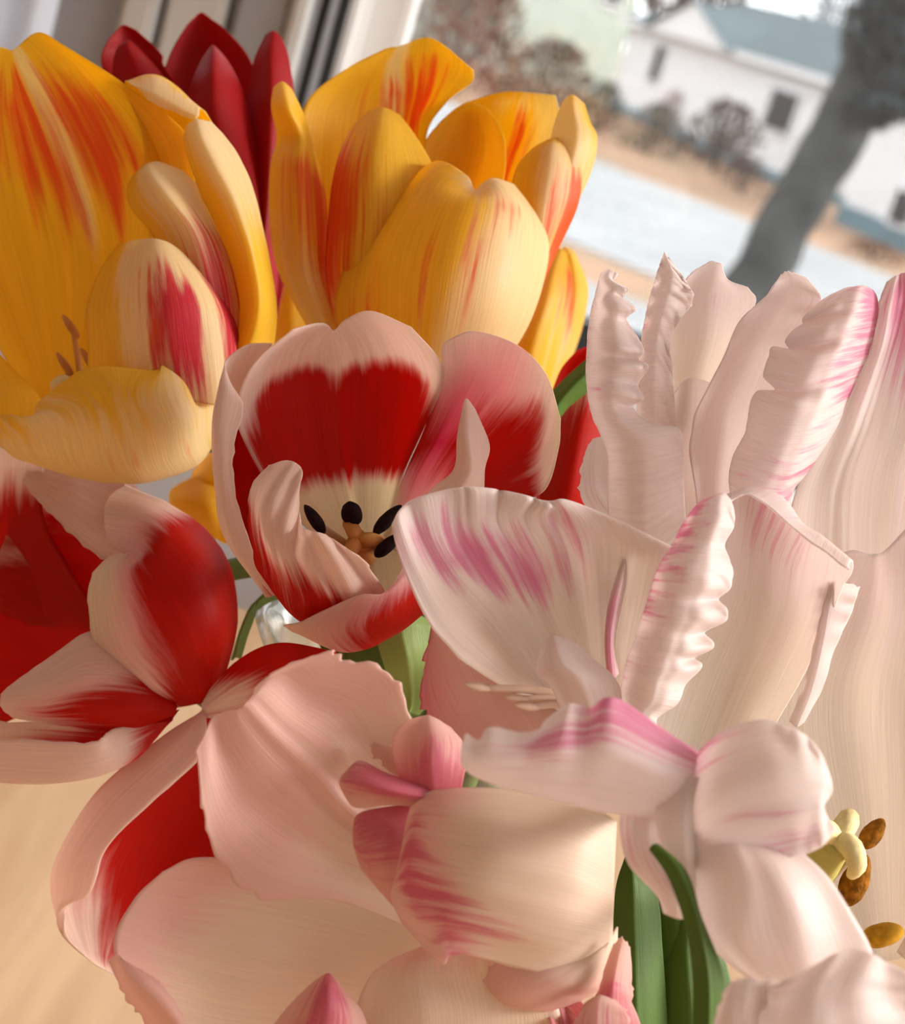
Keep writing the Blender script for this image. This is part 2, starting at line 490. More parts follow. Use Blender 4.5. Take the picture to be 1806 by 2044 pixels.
tag(box('wall_left', X0 - 0.14, X0, YF, YW, -0.05, 2.65, M_WALLW), kind='structure')

def pane_mat():
    m, nt, out = new_mat('window_glass'); L = nt.links.new
    t = N(nt, 'ShaderNodeBsdfTransparent', inp={'Color': (0.98, 0.99, 0.99, 1)})
    g = N(nt, 'ShaderNodeBsdfGlossy', inp={'Roughness': 0.02})
    mx = N(nt, 'ShaderNodeMixShader'); mx.inputs[0].default_value = 0.05
    L(t.outputs[0], mx.inputs[1]); L(g.outputs[0], mx.inputs[2]); L(mx.outputs[0], out.inputs[0]); return m
def screen_mat():
    m, nt, out = new_mat('insect_screen'); L = nt.links.new
    tc = N(nt, 'ShaderNodeTexCoord'); sp = N(nt, 'ShaderNodeSeparateXYZ'); L(tc.outputs['Object'], sp.inputs[0])
    def thread(o):
        f = mth(nt, 'FRACT', mth(nt, 'MULTIPLY', o, 1 / 0.0016))
        return mth(nt, 'LESS_THAN', f, 0.17)
    k = mth(nt, 'MAXIMUM', thread(sp.outputs['X']), thread(sp.outputs['Z']))
    t = N(nt, 'ShaderNodeBsdfTransparent')
    d = N(nt, 'ShaderNodeBsdfDiffuse', inp={'Color': (0.12, 0.125, 0.13, 1)})
    mx = N(nt, 'ShaderNodeMixShader'); L(k, mx.inputs[0])
    L(t.outputs[0], mx.inputs[1]); L(d.outputs[0], mx.inputs[2]); L(mx.outputs[0], out.inputs[0]); return m
M_PANE, M_SCREEN = pane_mat(), screen_mat()

def quad(name, pts, mat, parent=None):
    o = org(parent)
    return link(name, mesh_from([Vector(p) - o for p in pts], [tuple(range(len(pts)))], False), mat, parent)

# the window in view: vinyl frame, sash, glass, screen
w1 = tag(empty('window_1', ((WIN[0] + WIN[1]) / 2, YW + 0.07, WIN[2])), kind='structure')
box('window_frame', WIN[0], WIN[0] + 0.022, YW + 0.01, YW + 0.13, WIN[2], WIN[3], M_VINYL, w1, 0.002)
box('window_frame', WIN[1] - 0.03, WIN[1], YW + 0.01, YW + 0.13, WIN[2], WIN[3], M_VINYL, w1, 0.002)
box('window_frame', WIN[0] + 0.022, WIN[1] - 0.03, YW + 0.01, YW + 0.13, WIN[3] - 0.04, WIN[3], M_VINYL, w1, 0.002)
box('window_frame', WIN[0] + 0.022, WIN[1] - 0.03, YW + 0.01, YW + 0.13, WIN[2], WIN[2] + 0.03, M_VINYL, w1, 0.002)
box('sash_stile', WIN[0] + 0.022, xl, YW + 0.035, YW + 0.075, WIN[2] + 0.03, WIN[3] - 0.04, M_VINYL, w1, 0.003)
box('sash_seal', WIN[0] + 0.018, WIN[0] + 0.026, YW + 0.025, YW + 0.045, WIN[2] + 0.03, WIN[3] - 0.04, M_VINYL, w1)
box('sash_rail', xl, WIN[1] - 0.03, YW + 0.035, YW + 0.075, WIN[2] + 0.03, WIN[2] + 0.055, M_SEAL, w1, 0.003)
box('window_pane', xl - 0.005, WIN[1] - 0.03, YW + 0.052, YW + 0.056, WIN[2] + 0.05, WIN[3] - 0.04, M_PANE, w1)
box('insect_screen', xl - 0.004, WIN[1] - 0.03, YW + 0.098, YW + 0.0985, WIN[2] + 0.03, WIN[3] - 0.04, M_SCREEN, w1)
box('window_sill', WIN[0] - 0.12, WIN[1] + 0.12, YW - 0.045, YW + 0.02, WIN[2] - 0.03, WIN[2], M_VINYL, w1, 0.004)
# moulded casing left of the window: proud and sunk boards, those catching light painted paler
def px_x(px): return PY(px, 30, YW - 0.01).x
steps = [(118, 268, 0.030, M_TRIM), (268, 332, 0.045, M_TRIM_LIT), (332, 345, 0.020, M_TRIM), (345, 462, 0.034, M_TRIM_LIT), (462, 478, 0.016, M_TRIM),
         (478, 590, 0.028, M_TRIM), (590, 622, 0.036, M_TRIM_LIT), (622, 634, 0.012, M_TRIM), (634, 652, 0.004, M_SEAL), (652, 668, 0.012, M_TRIM), (668, 690, 0.006, M_SEAL)]
tr = tag(empty('trim_1', (px_x(400), YW, 0.9)), kind='structure')
for a, b, dep, m in steps:
    box('casing_board', px_x(a), px_x(b), YW - dep, YW - 0.0005, 0.9, 2.5, m, tr, 0.003)
# side windows filling the room with soft light; unseen right one added for it
for i, (ax, c, a0, a1, z0, z1) in enumerate((('x', X1 + 0.07, *WR), ('y', YW + 0.09, *WIN2))):
    w = tag(empty('window_%d' % (i + 2), (c, (a0 + a1) / 2, z0) if ax == 'x' else ((a0 + a1) / 2, c, z0)), kind='structure')
    for (p0, p1, q0, q1) in ((a0, a0 + 0.05, z0, z1), (a1 - 0.05, a1, z0, z1), (a0 + 0.05, a1 - 0.05, z0, z0 + 0.05), (a0 + 0.05, a1 - 0.05, z1 - 0.05, z1), ((a0 + a1) / 2 - 0.03, (a0 + a1) / 2 + 0.03, z0 + 0.05, z1 - 0.05)):
        if ax == 'x': box('window_frame', c - 0.04, c + 0.04, p0, p1, q0, q1, M_VINYL, w, 0.003)
        else: box('window_frame', p0, p1, c - 0.04, c + 0.04, q0, q1, M_VINYL, w, 0.003)
# sheer curtain in front of the neighbouring window
def curtain_mat():
    m, nt, out = new_mat('sheer_curtain'); L = nt.links.new
    d = N(nt, 'ShaderNodeBsdfDiffuse', inp={'Color': (0.80, 0.83, 0.90, 1)})
    t = N(nt, 'ShaderNodeBsdfTranslucent', inp={'Color': (0.80, 0.84, 0.92, 1)})
    mx = N(nt, 'ShaderNodeMixShader'); mx.inputs[0].default_value = 0.5
    L(d.outputs[0], mx.inputs[1]); L(t.outputs[0], mx.inputs[2]); L(mx.outputs[0], out.inputs[0]); return m
cx0, cx1 = xm - 1.0, PY(116, 30, YW - 0.03).x
cu = tag(empty('curtain', ((cx0 + cx1) / 2, YW - 0.03, 0.8)), 'sheer bluish white curtain hanging beside the moulded window trim', 'curtain')
cv, cf_ = [], []
nn = 160
for i in range(nn):
    x = cx0 + (cx1 - cx0) * i / (nn - 1)
    y = YW - 0.03 + 0.012 * math.sin(i * 0.55) + 0.004 * math.sin(i * 1.3 + 1)
    for z in (0.8, 1.4, 2.0, 2.45): cv.append(Vector((x, y, z)) - org(cu))
for i in range(nn - 1):
    for k in range(3): cf_.append((i * 4 + k, (i + 1) * 4 + k, (i + 1) * 4 + k + 1, i * 4 + k + 1))
link('fabric', mesh_from(cv, cf_), curtain_mat(), cu)
tube('curtain_rod', [Vector((cx0 - 0.05, YW - 0.03, 2.46)), Vector((cx1 - 0.3, YW - 0.03, 2.46)), Vector((cx1 + 0.02, YW - 0.03, 2.46))], [0.008, 0.008], M_VINYL, cu, 10, 6)
# ------------------------------------------------------------------ table and vase
tb = tag(empty('table', (0.0, 0.42, 0.0)), 'pale oak table under the vase of tulips', 'table')
box('table_top', -0.85, 0.85, -0.12, 1.0, TT - 0.03, TT, M_WOOD, tb, 0.004)
box('apron', -0.75, 0.75, -0.04, 0.92, TT - 0.11, TT - 0.03, M_WOOD, tb, 0.003)
for sx in (-0.76, 0.76):
    for yy in (-0.05, 0.93):
        box('leg', sx - 0.03, sx + 0.03, yy - 0.03, yy + 0.03, 0.0, TT - 0.03, M_WOOD, tb, 0.004)

def glass_mat():
    m, nt, out = new_mat('clear_glass'); L = nt.links.new
    t = N(nt, 'ShaderNodeBsdfTransparent', inp={'Color': (0.93, 0.96, 0.94, 1)})
    g = N(nt, 'ShaderNodeBsdfGlossy', inp={'Roughness': 0.05})
    fr = N(nt, 'ShaderNodeLayerWeight', inp={'Blend': 0.5})
    mx = N(nt, 'ShaderNodeMixShader'); L(mth(nt, 'ADD', mth(nt, 'MULTIPLY', mth(nt, 'POWER', fr.outputs['Facing'], 3.0), 0.7), 0.04), mx.inputs[0])
    L(t.outputs[0], mx.inputs[1]); L(g.outputs[0], mx.inputs[2]); L(mx.outputs[0], out.inputs[0]); return m
VC = P(850, 1330, 0.485); VC.z = TT
vz = PZ(540, 1250, 0).z
VR = P(545, 1240, 0.475).z                     # rim height
vs_ = tag(empty('vase', VC), 'clear ribbed glass vase holding the tulip stems on the table', 'vase')
def lathe(prof, seg, ribs=0, amp=0.0):
    v, f = [], []
    for i, (r, z) in enumerate(prof):
        for k in range(seg):
            an = 2 * math.pi * k / seg
            rr = r * (1 + amp * math.cos(ribs * an) * (1 if 2 < i < len(prof) // 2 - 1 else 0))
            v.append(Vector((rr * math.cos(an), rr * math.sin(an), z)))
    for i in range(len(prof) - 1):
        for k in range(seg):
            k2 = (k + 1) % seg
            f.append((i * seg + k, i * seg + k2, (i + 1) * seg + k2, (i + 1) * seg + k))
    return v, f
hh = VR - TT
outer = [(0.0005, 0.0), (0.030, 0.0), (0.040, 0.004), (0.043, 0.03), (0.045, 0.07), (0.043, 0.11), (0.039, 0.15), (0.038, hh - 0.03), (0.044, hh - 0.006), (0.048, hh)]
inner = [(r - 0.003, z + (0.008 if z < 0.01 else 0)) for r, z in outer[2:]][::-1] + [(0.028, 0.009), (0.0005, 0.009)]
v, f = lathe(outer + [(0.0465, hh + 0.002)] + inner, 72, 18, 0.012)
link('glass_body', mesh_from(v, f), glass_mat(), vs_)

# ================================================================== outside the window
GZ = CAM.z - 3.3
def G(px, py): return PZ(px, py, GZ)
M_GRASS = plain('dry_grass', (0.33, 0.20, 0.13), 0.9, 0.1, 0.2, 0.6, col2=(0.26, 0.18, 0.12))
M_ROAD = plain('pale_asphalt', (0.28, 0.29, 0.30), 0.8, 0.2, 0.08, 0.5)
M_SID = plain('white_siding', (0.64, 0.65, 0.67), 0.6, 0.2, 0.03, 2)
M_ROOF = plain('slate_roof', (0.09, 0.125, 0.14), 0.8, 0.2, 0.15, 3)
M_TEAL = plain('teal_base', (0.12, 0.20, 0.24), 0.7, 0.2, 0.1, 2)
M_WDARK = plain('dark_window', (0.05, 0.05, 0.058), 0.7, 0.1, 0.1, 3)
M_MINT = plain('mint_siding', (0.31, 0.35, 0.31), 0.7, 0.2, 0.06, 1)
M_BROWN = plain('bare_twigs', (0.13, 0.10, 0.09), 0.9, 0.1, 0.25, 3)
M_RUST = plain('rust_twigs', (0.21, 0.11, 0.075), 0.9, 0.1, 0.25, 3)
M_EVER = plain('evergreen', (0.075, 0.08, 0.05), 0.9, 0.1, 0.3, 3)
M_PALE = plain('pale_twigs', (0.33, 0.35, 0.37), 0.9, 0.1, 0.15, 1)
M_BARK = plain('dark_bark', (0.055, 0.062, 0.062), 0.9, 0.1, 0.35, 6, bump=0.8, col2=(0.025, 0.03, 0.033))
M_NEEDLE = plain('blue_needles', (0.035, 0.05, 0.062), 0.9, 0.1, 0.3, 8)

ground = tag(quad('ground', [(-140, 2.0, GZ), (140, 2.0, GZ), (140, 230, GZ), (-140, 230, GZ)], M_GRASS), kind='structure')
def strip(name, a0, a1, b0, b1, lift, mat):
    """band of ground between the far line a0-a1 and the near line b0-b1, extended sideways"""
    da, db = (a1 - a0).normalized(), (b1 - b0).normalized()
    pts = [a0 - da * 60, a1 + da * 60, b1 + db * 60, b0 - db * 60]
    me = mesh_from([(p.x, p.y, GZ + lift) for p in pts] + [(p.x, p.y, GZ - 0.05) for p in pts],
                   [(3, 2, 1, 0), (4, 5, 6, 7), (0, 1, 5, 4), (1, 2, 6, 5), (2, 3, 7, 6), (3, 0, 4, 7)], False)
    return tag(link(name, me, mat), kind='structure')
strip('road', G(1180, 318), G(1560, 468), G(1150, 490), G(1480, 625), 0.03, M_ROAD)
strip('sidewalk', G(1150, 560), G(1480, 690), G(1130, 640), G(1480, 780), 0.05, M_ROAD)

def house(name, label, pl, pr, h, depth, roofh, gable, wins, base_h=0.5):
    """front from ground point pl to pr; wins = (s0,s1,z0,z1) in metres along the front"""
    d = (pr - pl); wid = d.length; d.normalize()
    ang = math.atan2(d.y, d.x)
    r = tag(empty(name, (pl.x, pl.y, GZ)), label, 'house')
    r.rotation_euler = (0, 0, ang)
    def lb(nm, x0, x1, y0, y1, z0, z1, m, par=None):
        bm = bmesh.new(); bmesh.ops.create_cube(bm, size=1)
        for v in bm.verts: v.co = Vector((v.co.x * (x1 - x0) + (x0 + x1) / 2, v.co.y * (y1 - y0) + (y0 + y1) / 2, v.co.z * (z1 - z0) + (z0 + z1) / 2))
        me = bpy.data.meshes.new(nm); bm.to_mesh(me); bm.free()
        return link(nm, me, m, par or r)
    lb('foundation', -0.05, wid + 0.05, -0.05, depth, -0.3, base_h, M_TEAL)
    lb('wall', 0, wid, 0, depth, base_h, h, M_SID)
    o = 0.4
    rv = [(-o, -o, h), (wid + o, -o, h), (wid + o, depth + o, h), (-o, depth + o, h), (-o, depth / 2, h + roofh), (wid + o, depth / 2, h + roofh)]
    link('roof', mesh_from([Vector(p) for p in rv], [(0, 1, 5, 4), (2, 3, 4, 5), (0, 4, 3), (1, 2, 5), (3, 2, 1, 0)], False), M_ROOF, r)
    if gable:
        g0, g1, gh = gable
        gv = [(g0, -0.6, h - 0.1), (g1, -0.6, h - 0.1), ((g0 + g1) / 2, -0.6, h + gh), (g0, depth / 2, h - 0.1), (g1, depth / 2, h - 0.1), ((g0 + g1) / 2, depth / 2, h + gh)]
        link('gable', mesh_from([Vector(p) for p in gv], [(0, 1, 2), (5, 4, 3), (0, 3, 4, 1)], False), M_SID, r)
        link('gable_roof', mesh_from([Vector((x + dx, y - dy, z + 0.03)) for (x, y, z), dx, dy in zip(gv, (-.3, .3, 0, -.3, .3, 0), (.2, .2, .2, 0, 0, 0))], [(0, 2, 5, 3), (1, 4, 5, 2)], False), M_ROOF, r)
    lb('eaves_board', -o, wid + o, -o - 0.06, -o + 0.02, h - 0.18, h + 0.04, M_SID)
    for (s0, s1, z0, z1) in wins:
        wf = lb('window', s0 - 0.12, s1 + 0.12, -0.10, 0.02, z0 - 0.12, z1 + 0.12, M_SID)
        lb('pane', s0, s1, -0.14, -0.09, z0, z1, M_WDARK, wf)
    return r
pl, pr = G(1212, 212), G(1592, 388)
fw = (pr - pl).length
house('house', 'white sided house with slate roof across the road behind the window screen', pl, pr, 3.5, 9, 2.0, (fw * 0.18, fw * 0.62, 1.3),
      [(fw * 0.20, fw * 0.25, 1.6, 2.9), (fw * 0.80, fw * 0.90, 1.55, 2.75)], 0.35)
pl2, pr2 = G(1668, 445), G(1890, 540)
house('house', 'white house with teal base to the right of the dark tree trunk', pl2, pr2, 3.6, 9, 2.0, None,
      [((pr2 - pl2).length * 0.45, (pr2 - pl2).length * 0.6, 0.6, 1.4)], 0.55)
# mint house further back
pa, pb_ = G(960, 130), G(1215, 195)
mh = (pb_ - pa).length
d_ = (pb_ - pa).normalized()
far = tag(empty('house', (pa.x, pa.y, GZ)), 'pale mint green house far behind the bare trees', 'house')
far.rotation_euler = (0, 0, math.atan2(d_.y, d_.x))
def lbox(nm, b, m, par):
    x0, x1, y0, y1, z0, z1 = b
    bm = bmesh.new(); bmesh.ops.create_cube(bm, size=1)
    for v in bm.verts: v.co = Vector((v.co.x * (x1 - x0) + (x0 + x1) / 2, v.co.y * (y1 - y0) + (y0 + y1) / 2, v.co.z * (z1 - z0) + (z0 + z1) / 2))
    me = bpy.data.meshes.new(nm); bm.to_mesh(me); bm.free()
    return link(nm, me, m, par)
lbox('wall', (0, mh, 0, 10, -0.3, 8), M_MINT, far)
link('roof', mesh_from([Vector(p) for p in ((-.5, -.5, 8), (mh + .5, -.5, 8), (mh + .5, 10.5, 8), (-.5, 10.5, 8), (-.5, 5, 11), (mh + .5, 5, 11))],
                       [(0, 1, 5, 4), (2, 3, 4, 5), (0, 4, 3), (1, 2, 5), (3, 2, 1, 0)], False), M_ROOF, far)
for k in (0.25, 0.7):
    wf = lbox('window', (mh * k, mh * k + 1.4, -0.12, 0.02, 3.8, 5.6), M_SID, far)
    lbox('pane', (mh * k + 0.15, mh * k + 1.25, -0.16, -0.11, 3.95, 5.45), M_WDARK, far)

def bush(name, label, px, py, wpx, hpx, mat, n=26, seed=0, cat='bush', group=None, trunk=False):
    """shrub standing on the ground at the pixel (px,py); wpx, hpx its size in the photo"""
    b = G(px, py); dist = (b - CAM).dot(fwd)
    w, h = wpx * dist / F, hpx * dist / F
    r = tag(empty(name, b), label, cat, group)
    rng = random.Random(seed)
    vv, ff = [], []
    # many thin twigs and leaves fanning up and outwards
    for i in range(n * 26):
        a = rng.uniform(0, 6.283); q = math.sqrt(rng.random())
        z = rng.uniform(0.08, 0.95); k = math.sqrt(max(0.02, 1 - (z * 1.02) ** 2)) * 0.5
        c = Vector((math.cos(a) * q * k * w, math.sin(a) * q * k * w, z * h))
        dr = Vector((math.cos(a) * q * 0.8 + rng.uniform(-.5, .5), math.sin(a) * q * 0.8 + rng.uniform(-.5, .5), rng.uniform(0.2, 1.2))).normalized()
        ln = rng.uniform(0.05, 0.13) * (w + h) * 0.5; wd_ = ln * rng.uniform(0.10, 0.32)
        sd_ = dr.cross(Vector((rng.uniform(-1, 1), rng.uniform(-1, 1), rng.uniform(-1, 1)))).normalized() * wd_
        m0 = len(vv)
        vv += [c - dr * ln * 0.5, c + sd_, c + dr * ln * 0.5, c - sd_]
        ff.append((m0, m0 + 1, m0 + 2, m0 + 3))
    for v_ in vv: v_.z = max(v_.z, 0.0)
    me = mesh_from(vv, ff, False, 'foliage')
    link('foliage', me, mat, r)
    for i in range(3):
        a = i * 2.1
        o0 = org(r)
        tube('twig', [o0 + Vector((0, 0, -0.05)), o0 + Vector((math.cos(a) * w * 0.08, math.sin(a) * w * 0.08, h * 0.4)), o0 + Vector((math.cos(a) * w * 0.2, math.sin(a) * w * 0.2, h * 0.8))],
             [w * 0.02, w * 0.014, w * 0.006], M_BARK, r, 6, 6)
    return r
bush('bush', 'dark olive evergreen shrub at the white house corner', 1185, 268, 110, 110, M_EVER, seed=1)
bush('bush', 'olive green rounded shrub below the small house window', 1290, 310, 130, 110, M_EVER, seed=2)
bush('bush', 'rust orange shrub below the small house window', 1318, 285, 70, 110, M_RUST, n=16, seed=3)
bush('bush', 'grey brown bare shrub in front of the white house wall', 1420, 345, 190, 150, M_BROWN, n=34, seed=4)
bush('bush', 'grey bare low shrub by the teal house base', 1475, 385, 120, 70, M_BROWN, n=20, seed=5)
bush('tree', 'rust brown bare tree beside the window frame', 900, 190, 280, 260, M_RUST, n=40, seed=6, cat='tree')
bush('tree', 'grey brown bare tree beside the mint house', 1080, 222, 200, 150, M_BROWN, n=34, seed=7, cat='tree')
b0 = G(1230, 110)
bush('tree', 'tall bare brown tree behind the white house', 1340, 130, 300, 230, M_BROWN, n=44, seed=8, cat='tree')
bush('tree', 'pale frosty tree behind the slate roof', 1640, 215, 260, 260, M_PALE, n=44, seed=9, cat='tree')
bush('bush', 'rusty low hedge below the teal based house', 1740, 520, 150, 40, M_RUST, n=22, seed=10)

# leaning tree right outside the window
tr_pts = [(1290, 930), (1400, 745), (1505, 560), (1605, 385), (1700, 215), (1770, 70), (1830, -80), (1880, -260)]
tree = tag(empty('tree', P(1180, 1130, 9.0)), 'dark leaning tree trunk with blue green needles outside the window', 'tree')
tp = [P(1180, 1130, 9.0)] + [P(a, b, 9.0) for a, b in tr_pts]
tree.location.z = GZ
tp[0].z = GZ - 0.1
tk = tube('trunk', tp, [0.19, 0.165, 0.15, 0.14, 0.14, 0.145, 0.14, 0.12, 0.1], M_BARK, tree, 20, 60)
for vv in tk.data.vertices:
    n_ = noise.noise(vv.co * 5.0) * 0.03
    vv.co += vv.normal * n_
br = [[(1640, 320), (1700, 260), (1735, 200), (1750, 130)], [(1690, 240), (1760, 230), (1830, 200)], [(1720, 170), (1690, 90), (1700, 10)]]
for i, b in enumerate(br):
    tube('branch', [P(x, y, 8.9) for x, y in b], [0.05, 0.04, 0.03, 0.02], M_BARK, tree, 8, 16)
rng = random.Random(5)
for (cx, cy, rx, ry, n) in ((1785, 60, 75, 120, 46), (1745, 215, 55, 40, 12), (1800, 170, 50, 70, 18)):
    vv, ff = [], []
    for i in range(n * 22):
        a = rng.uniform(0, 6.28); q = math.sqrt(rng.random())
        c = P(cx + rx * q * math.cos(a), cy + ry * q * math.sin(a), 8.9 + rng.uniform(-0.3, 0.3)) - org(tree)
        dr = Vector((rng.uniform(-1, 1), rng.uniform(-1, 1), rng.uniform(-1, 1))).normalized(); ln = rng.uniform(0.03, 0.07)
        sd_ = dr.cross(Vector((rng.uniform(-1, 1), rng.uniform(-1, 1), 0.3))).normalized() * ln * 0.35
        m0 = len(vv)
        vv += [c - dr * ln, c + sd_, c + dr * ln, c - sd_]
        ff.append((m0, m0 + 1, m0 + 2, m0 + 3))
    me = mesh_from(vv, ff, False, 'foliage')
    link('foliage', me, M_NEEDLE, tree)

# ================================================================== the tulips
_si = [0]
# course of each stem from below its flower down through the vase mouth to the vase floor (metres)
STEMS = [
    [(-0.0463, 0.4942, 1.0296), (-0.0196, 0.4507, 1.0213), (-0.0022, 0.4417, 0.9954), (-0.0013, 0.4433, 0.9674), (-0.0003, 0.445, 0.8747), (0.0006, 0.4466, 0.7855)],
    [(-0.0519, 0.4537, 1.0212), (-0.0172, 0.4535, 1.0084), (0.0053, 0.4547, 0.9954), (0.0053, 0.4547, 0.9674), (0.0053, 0.4547, 0.8747), (0.0053, 0.4547, 0.7855)],
    [(-0.0284, 0.4883, 1.0207), (-0.0226, 0.4846, 1.0168), (-0.0022, 0.4677, 0.9954), (-0.0013, 0.4661, 0.9674), (-0.0003, 0.4644, 0.8747), (0.0006, 0.4628, 0.7855)],
    [(0.0377, 0.4894, 1.0044), (0.0441, 0.4539, 0.98), (0.0278, 0.4417, 0.9954), (0.0251, 0.4433, 0.9674), (0.0221, 0.445, 0.8747), (0.0194, 0.4466, 0.7855)],
    [(-0.0291, 0.5081, 0.9758), (-0.0116, 0.5037, 0.9846), (-0.0097, 0.4807, 0.9954), (-0.0079, 0.4776, 0.9674), (-0.0059, 0.4741, 0.8747), (-0.0041, 0.471, 0.7855)],
    [(-0.064, 0.5157, 0.9983), (-0.0381, 0.4996, 0.999), (-0.0172, 0.4677, 0.9954), (-0.0145, 0.4661, 0.9674), (-0.0115, 0.4644, 0.8747), (-0.0088, 0.4628, 0.7855)],
    [(0.0096, 0.4723, 1.013), (0.0088, 0.4707, 1.0131), (0.0053, 0.4807, 0.9954), (0.0053, 0.4776, 0.9674), (0.0053, 0.4741, 0.8747), (0.0053, 0.471, 0.7855)],
    [(-0.0242, 0.4341, 1.0138), (-0.018, 0.4361, 1.0188), (0.0053, 0.4287, 0.9954), (0.0053, 0.4318, 0.9674), (0.0053, 0.4353, 0.8747), (0.0053, 0.4384, 0.7855)],
    [(-0.0759, 0.4253, 0.9736), (-0.0442, 0.4443, 0.9935), (-0.0172, 0.4417, 0.9954), (-0.0145, 0.4433, 0.9674), (-0.0115, 0.445, 0.8747), (-0.0088, 0.4466, 0.7855)],
    [(0.0345, 0.4226, 1.0313), (0.0095, 0.4486, 1.0083), (0.0128, 0.4677, 0.9954), (0.0119, 0.4661, 0.9674), (0.0109, 0.4644, 0.8747), (0.01, 0.4628, 0.7855)],
    [(0.0086, 0.4028, 1.0251), (0.0034, 0.4291, 1.0133), (0.0128, 0.4417, 0.9954), (0.0119, 0.4433, 0.9674), (0.0109, 0.445, 0.8747), (0.01, 0.4466, 0.7855)],
    [(0.0872, 0.4255, 0.9853), (0.0511, 0.4449, 0.9907), (0.0353, 0.4547, 0.9954), (0.0317, 0.4547, 0.9674), (0.0277, 0.4547, 0.8747), (0.0241, 0.4547, 0.7855)],
    [(0.0375, 0.3709, 0.9732), (0.0297, 0.4023, 0.9907), (0.0203, 0.4287, 0.9954), (0.0185, 0.4318, 0.9674), (0.0165, 0.4353, 0.8747), (0.0147, 0.4384, 0.7855)],
    [(0.0452, 0.374, 0.9992), (0.0316, 0.4266, 1.0101), (0.0203, 0.4547, 0.9954), (0.0185, 0.4547, 0.9674), (0.0165, 0.4547, 0.8747), (0.0147, 0.4547, 0.7855)],
    [(0.0691, 0.3713, 1.0011), (0.0427, 0.4499, 1.0054), (0.0278, 0.4677, 0.9954), (0.0251, 0.4661, 0.9674), (0.0221, 0.4644, 0.8747), (0.0194, 0.4628, 0.7855)],
    [(0.0745, 0.4361, 0.955), (0.0527, 0.4835, 0.9825), (0.0203, 0.4807, 0.9954), (0.0185, 0.4776, 0.9674), (0.0165, 0.4741, 0.8747), (0.0147, 0.471, 0.7855)],
    [(-0.0057, 0.4256, 0.966), (-0.007, 0.4272, 0.9761), (-0.0097, 0.4287, 0.9954), (-0.0079, 0.4318, 0.9674), (-0.0059, 0.4353, 0.8747), (-0.0041, 0.4384, 0.7855)],
    [(-0.0155, 0.4519, 0.9647), (-0.0104, 0.4583, 0.9833), (-0.0097, 0.4547, 0.9954), (-0.0079, 0.4547, 0.9674), (-0.0059, 0.4547, 0.8747), (-0.0041, 0.4547, 0.7855)]]
def tulip(name, label, D0, base, cat='tulip', group=None, sr=0.0030):
    """root Empty at the flower's base (photo x, y, depth offset) and its stem running down into the vase"""
    b = P(base[0], base[1], D0 * (1 + base[2] / F))
    r = tag(empty(name, b), label, cat, group)
    k = _si[0]; _si[0] += 1
    stem(r, [b] + [Vector(q) for q in STEMS[k]], sr)
    return r

# ---- red tulip behind the yellow ones
D = 0.53
t = tulip('tulip', 'closed deep red tulip between the two yellow tulips, against the window trim', D, (440, 640, 60))
petal(t, D, [[(420, 620, 60), (450, 640, 60), (480, 640, 60)], [(290, 420, 40), (380, 440, 130), (500, 430, 100)], [(240, 240, 50), (330, 240, 150), (420, 260, 120)],
             [(203, 130, 60), (265, 120, 110), (332, 140, 100)], [(215, 82, 70), (262, 80, 100), (322, 108, 95)], [(240, 54, 85), (248, 50, 85), (272, 60, 85)]], MR)
petal(t, D, [[(440, 640, 20), (450, 640, 10), (470, 640, 20)], [(330, 440, -10), (380, 440, -30), (440, 430, 10)], [(235, 250, 10), (300, 240, 0), (370, 250, 40)],
             [(225, 150, 30), (270, 130, 20), (330, 160, 50)], [(232, 100, 40), (255, 92, 35), (285, 105, 45)], [(248, 84, 45), (258, 81, 45), (266, 88, 45)]], MR)
petal(t, D, [[(430, 620, 80), (450, 620, 90), (500, 620, 80)], [(330, 420, 120), (420, 420, 170), (530, 420, 120)], [(310, 220, 130), (410, 220, 190), (530, 230, 120)],
             [(335, 120, 130), (408, 130, 180), (500, 122, 120)], [(368, 58, 135), (405, 70, 160), (452, 62, 130)], [(393, 30, 140), (403, 25, 140), (416, 34, 140)]], MR)
petal(t, D, [[(470, 640, 20), (510, 640, -10), (550, 640, 40)], [(490, 440, 10), (530, 440, -40), (560, 440, 40)], [(490, 260, 20), (540, 250, -30), (590, 250, 50)],
             [(500, 170, 40), (540, 160, 0), (584, 170, 50)], [(508, 118, 50), (540, 100, 30), (574, 108, 55)], [(530, 70, 60), (545, 62, 58), (560, 73, 60)]], MR)
petal(t, D, [[(450, 640, -20), (480, 650, -40), (520, 640, -10)], [(420, 420, -30), (470, 420, -80), (540, 430, -20)], [(375, 250, -20), (430, 240, -80), (505, 260, -10)],
             [(380, 180, -10), (425, 165, -60), (488, 190, 0)], [(400, 125, 10), (425, 115, -25), (458, 128, 10)], [(418, 97, 15), (425, 91, 10), (433, 97, 15)]], MR)
petal(t, D, [[(460, 650, 60), (500, 650, 60), (550, 650, 60)], [(460, 450, 70), (520, 450, 40), (590, 450, 80)], [(470, 280, 80), (530, 280, 60), (595, 280, 90)],
             [(500, 190, 90), (540, 180, 80), (590, 200, 95)]], MR)

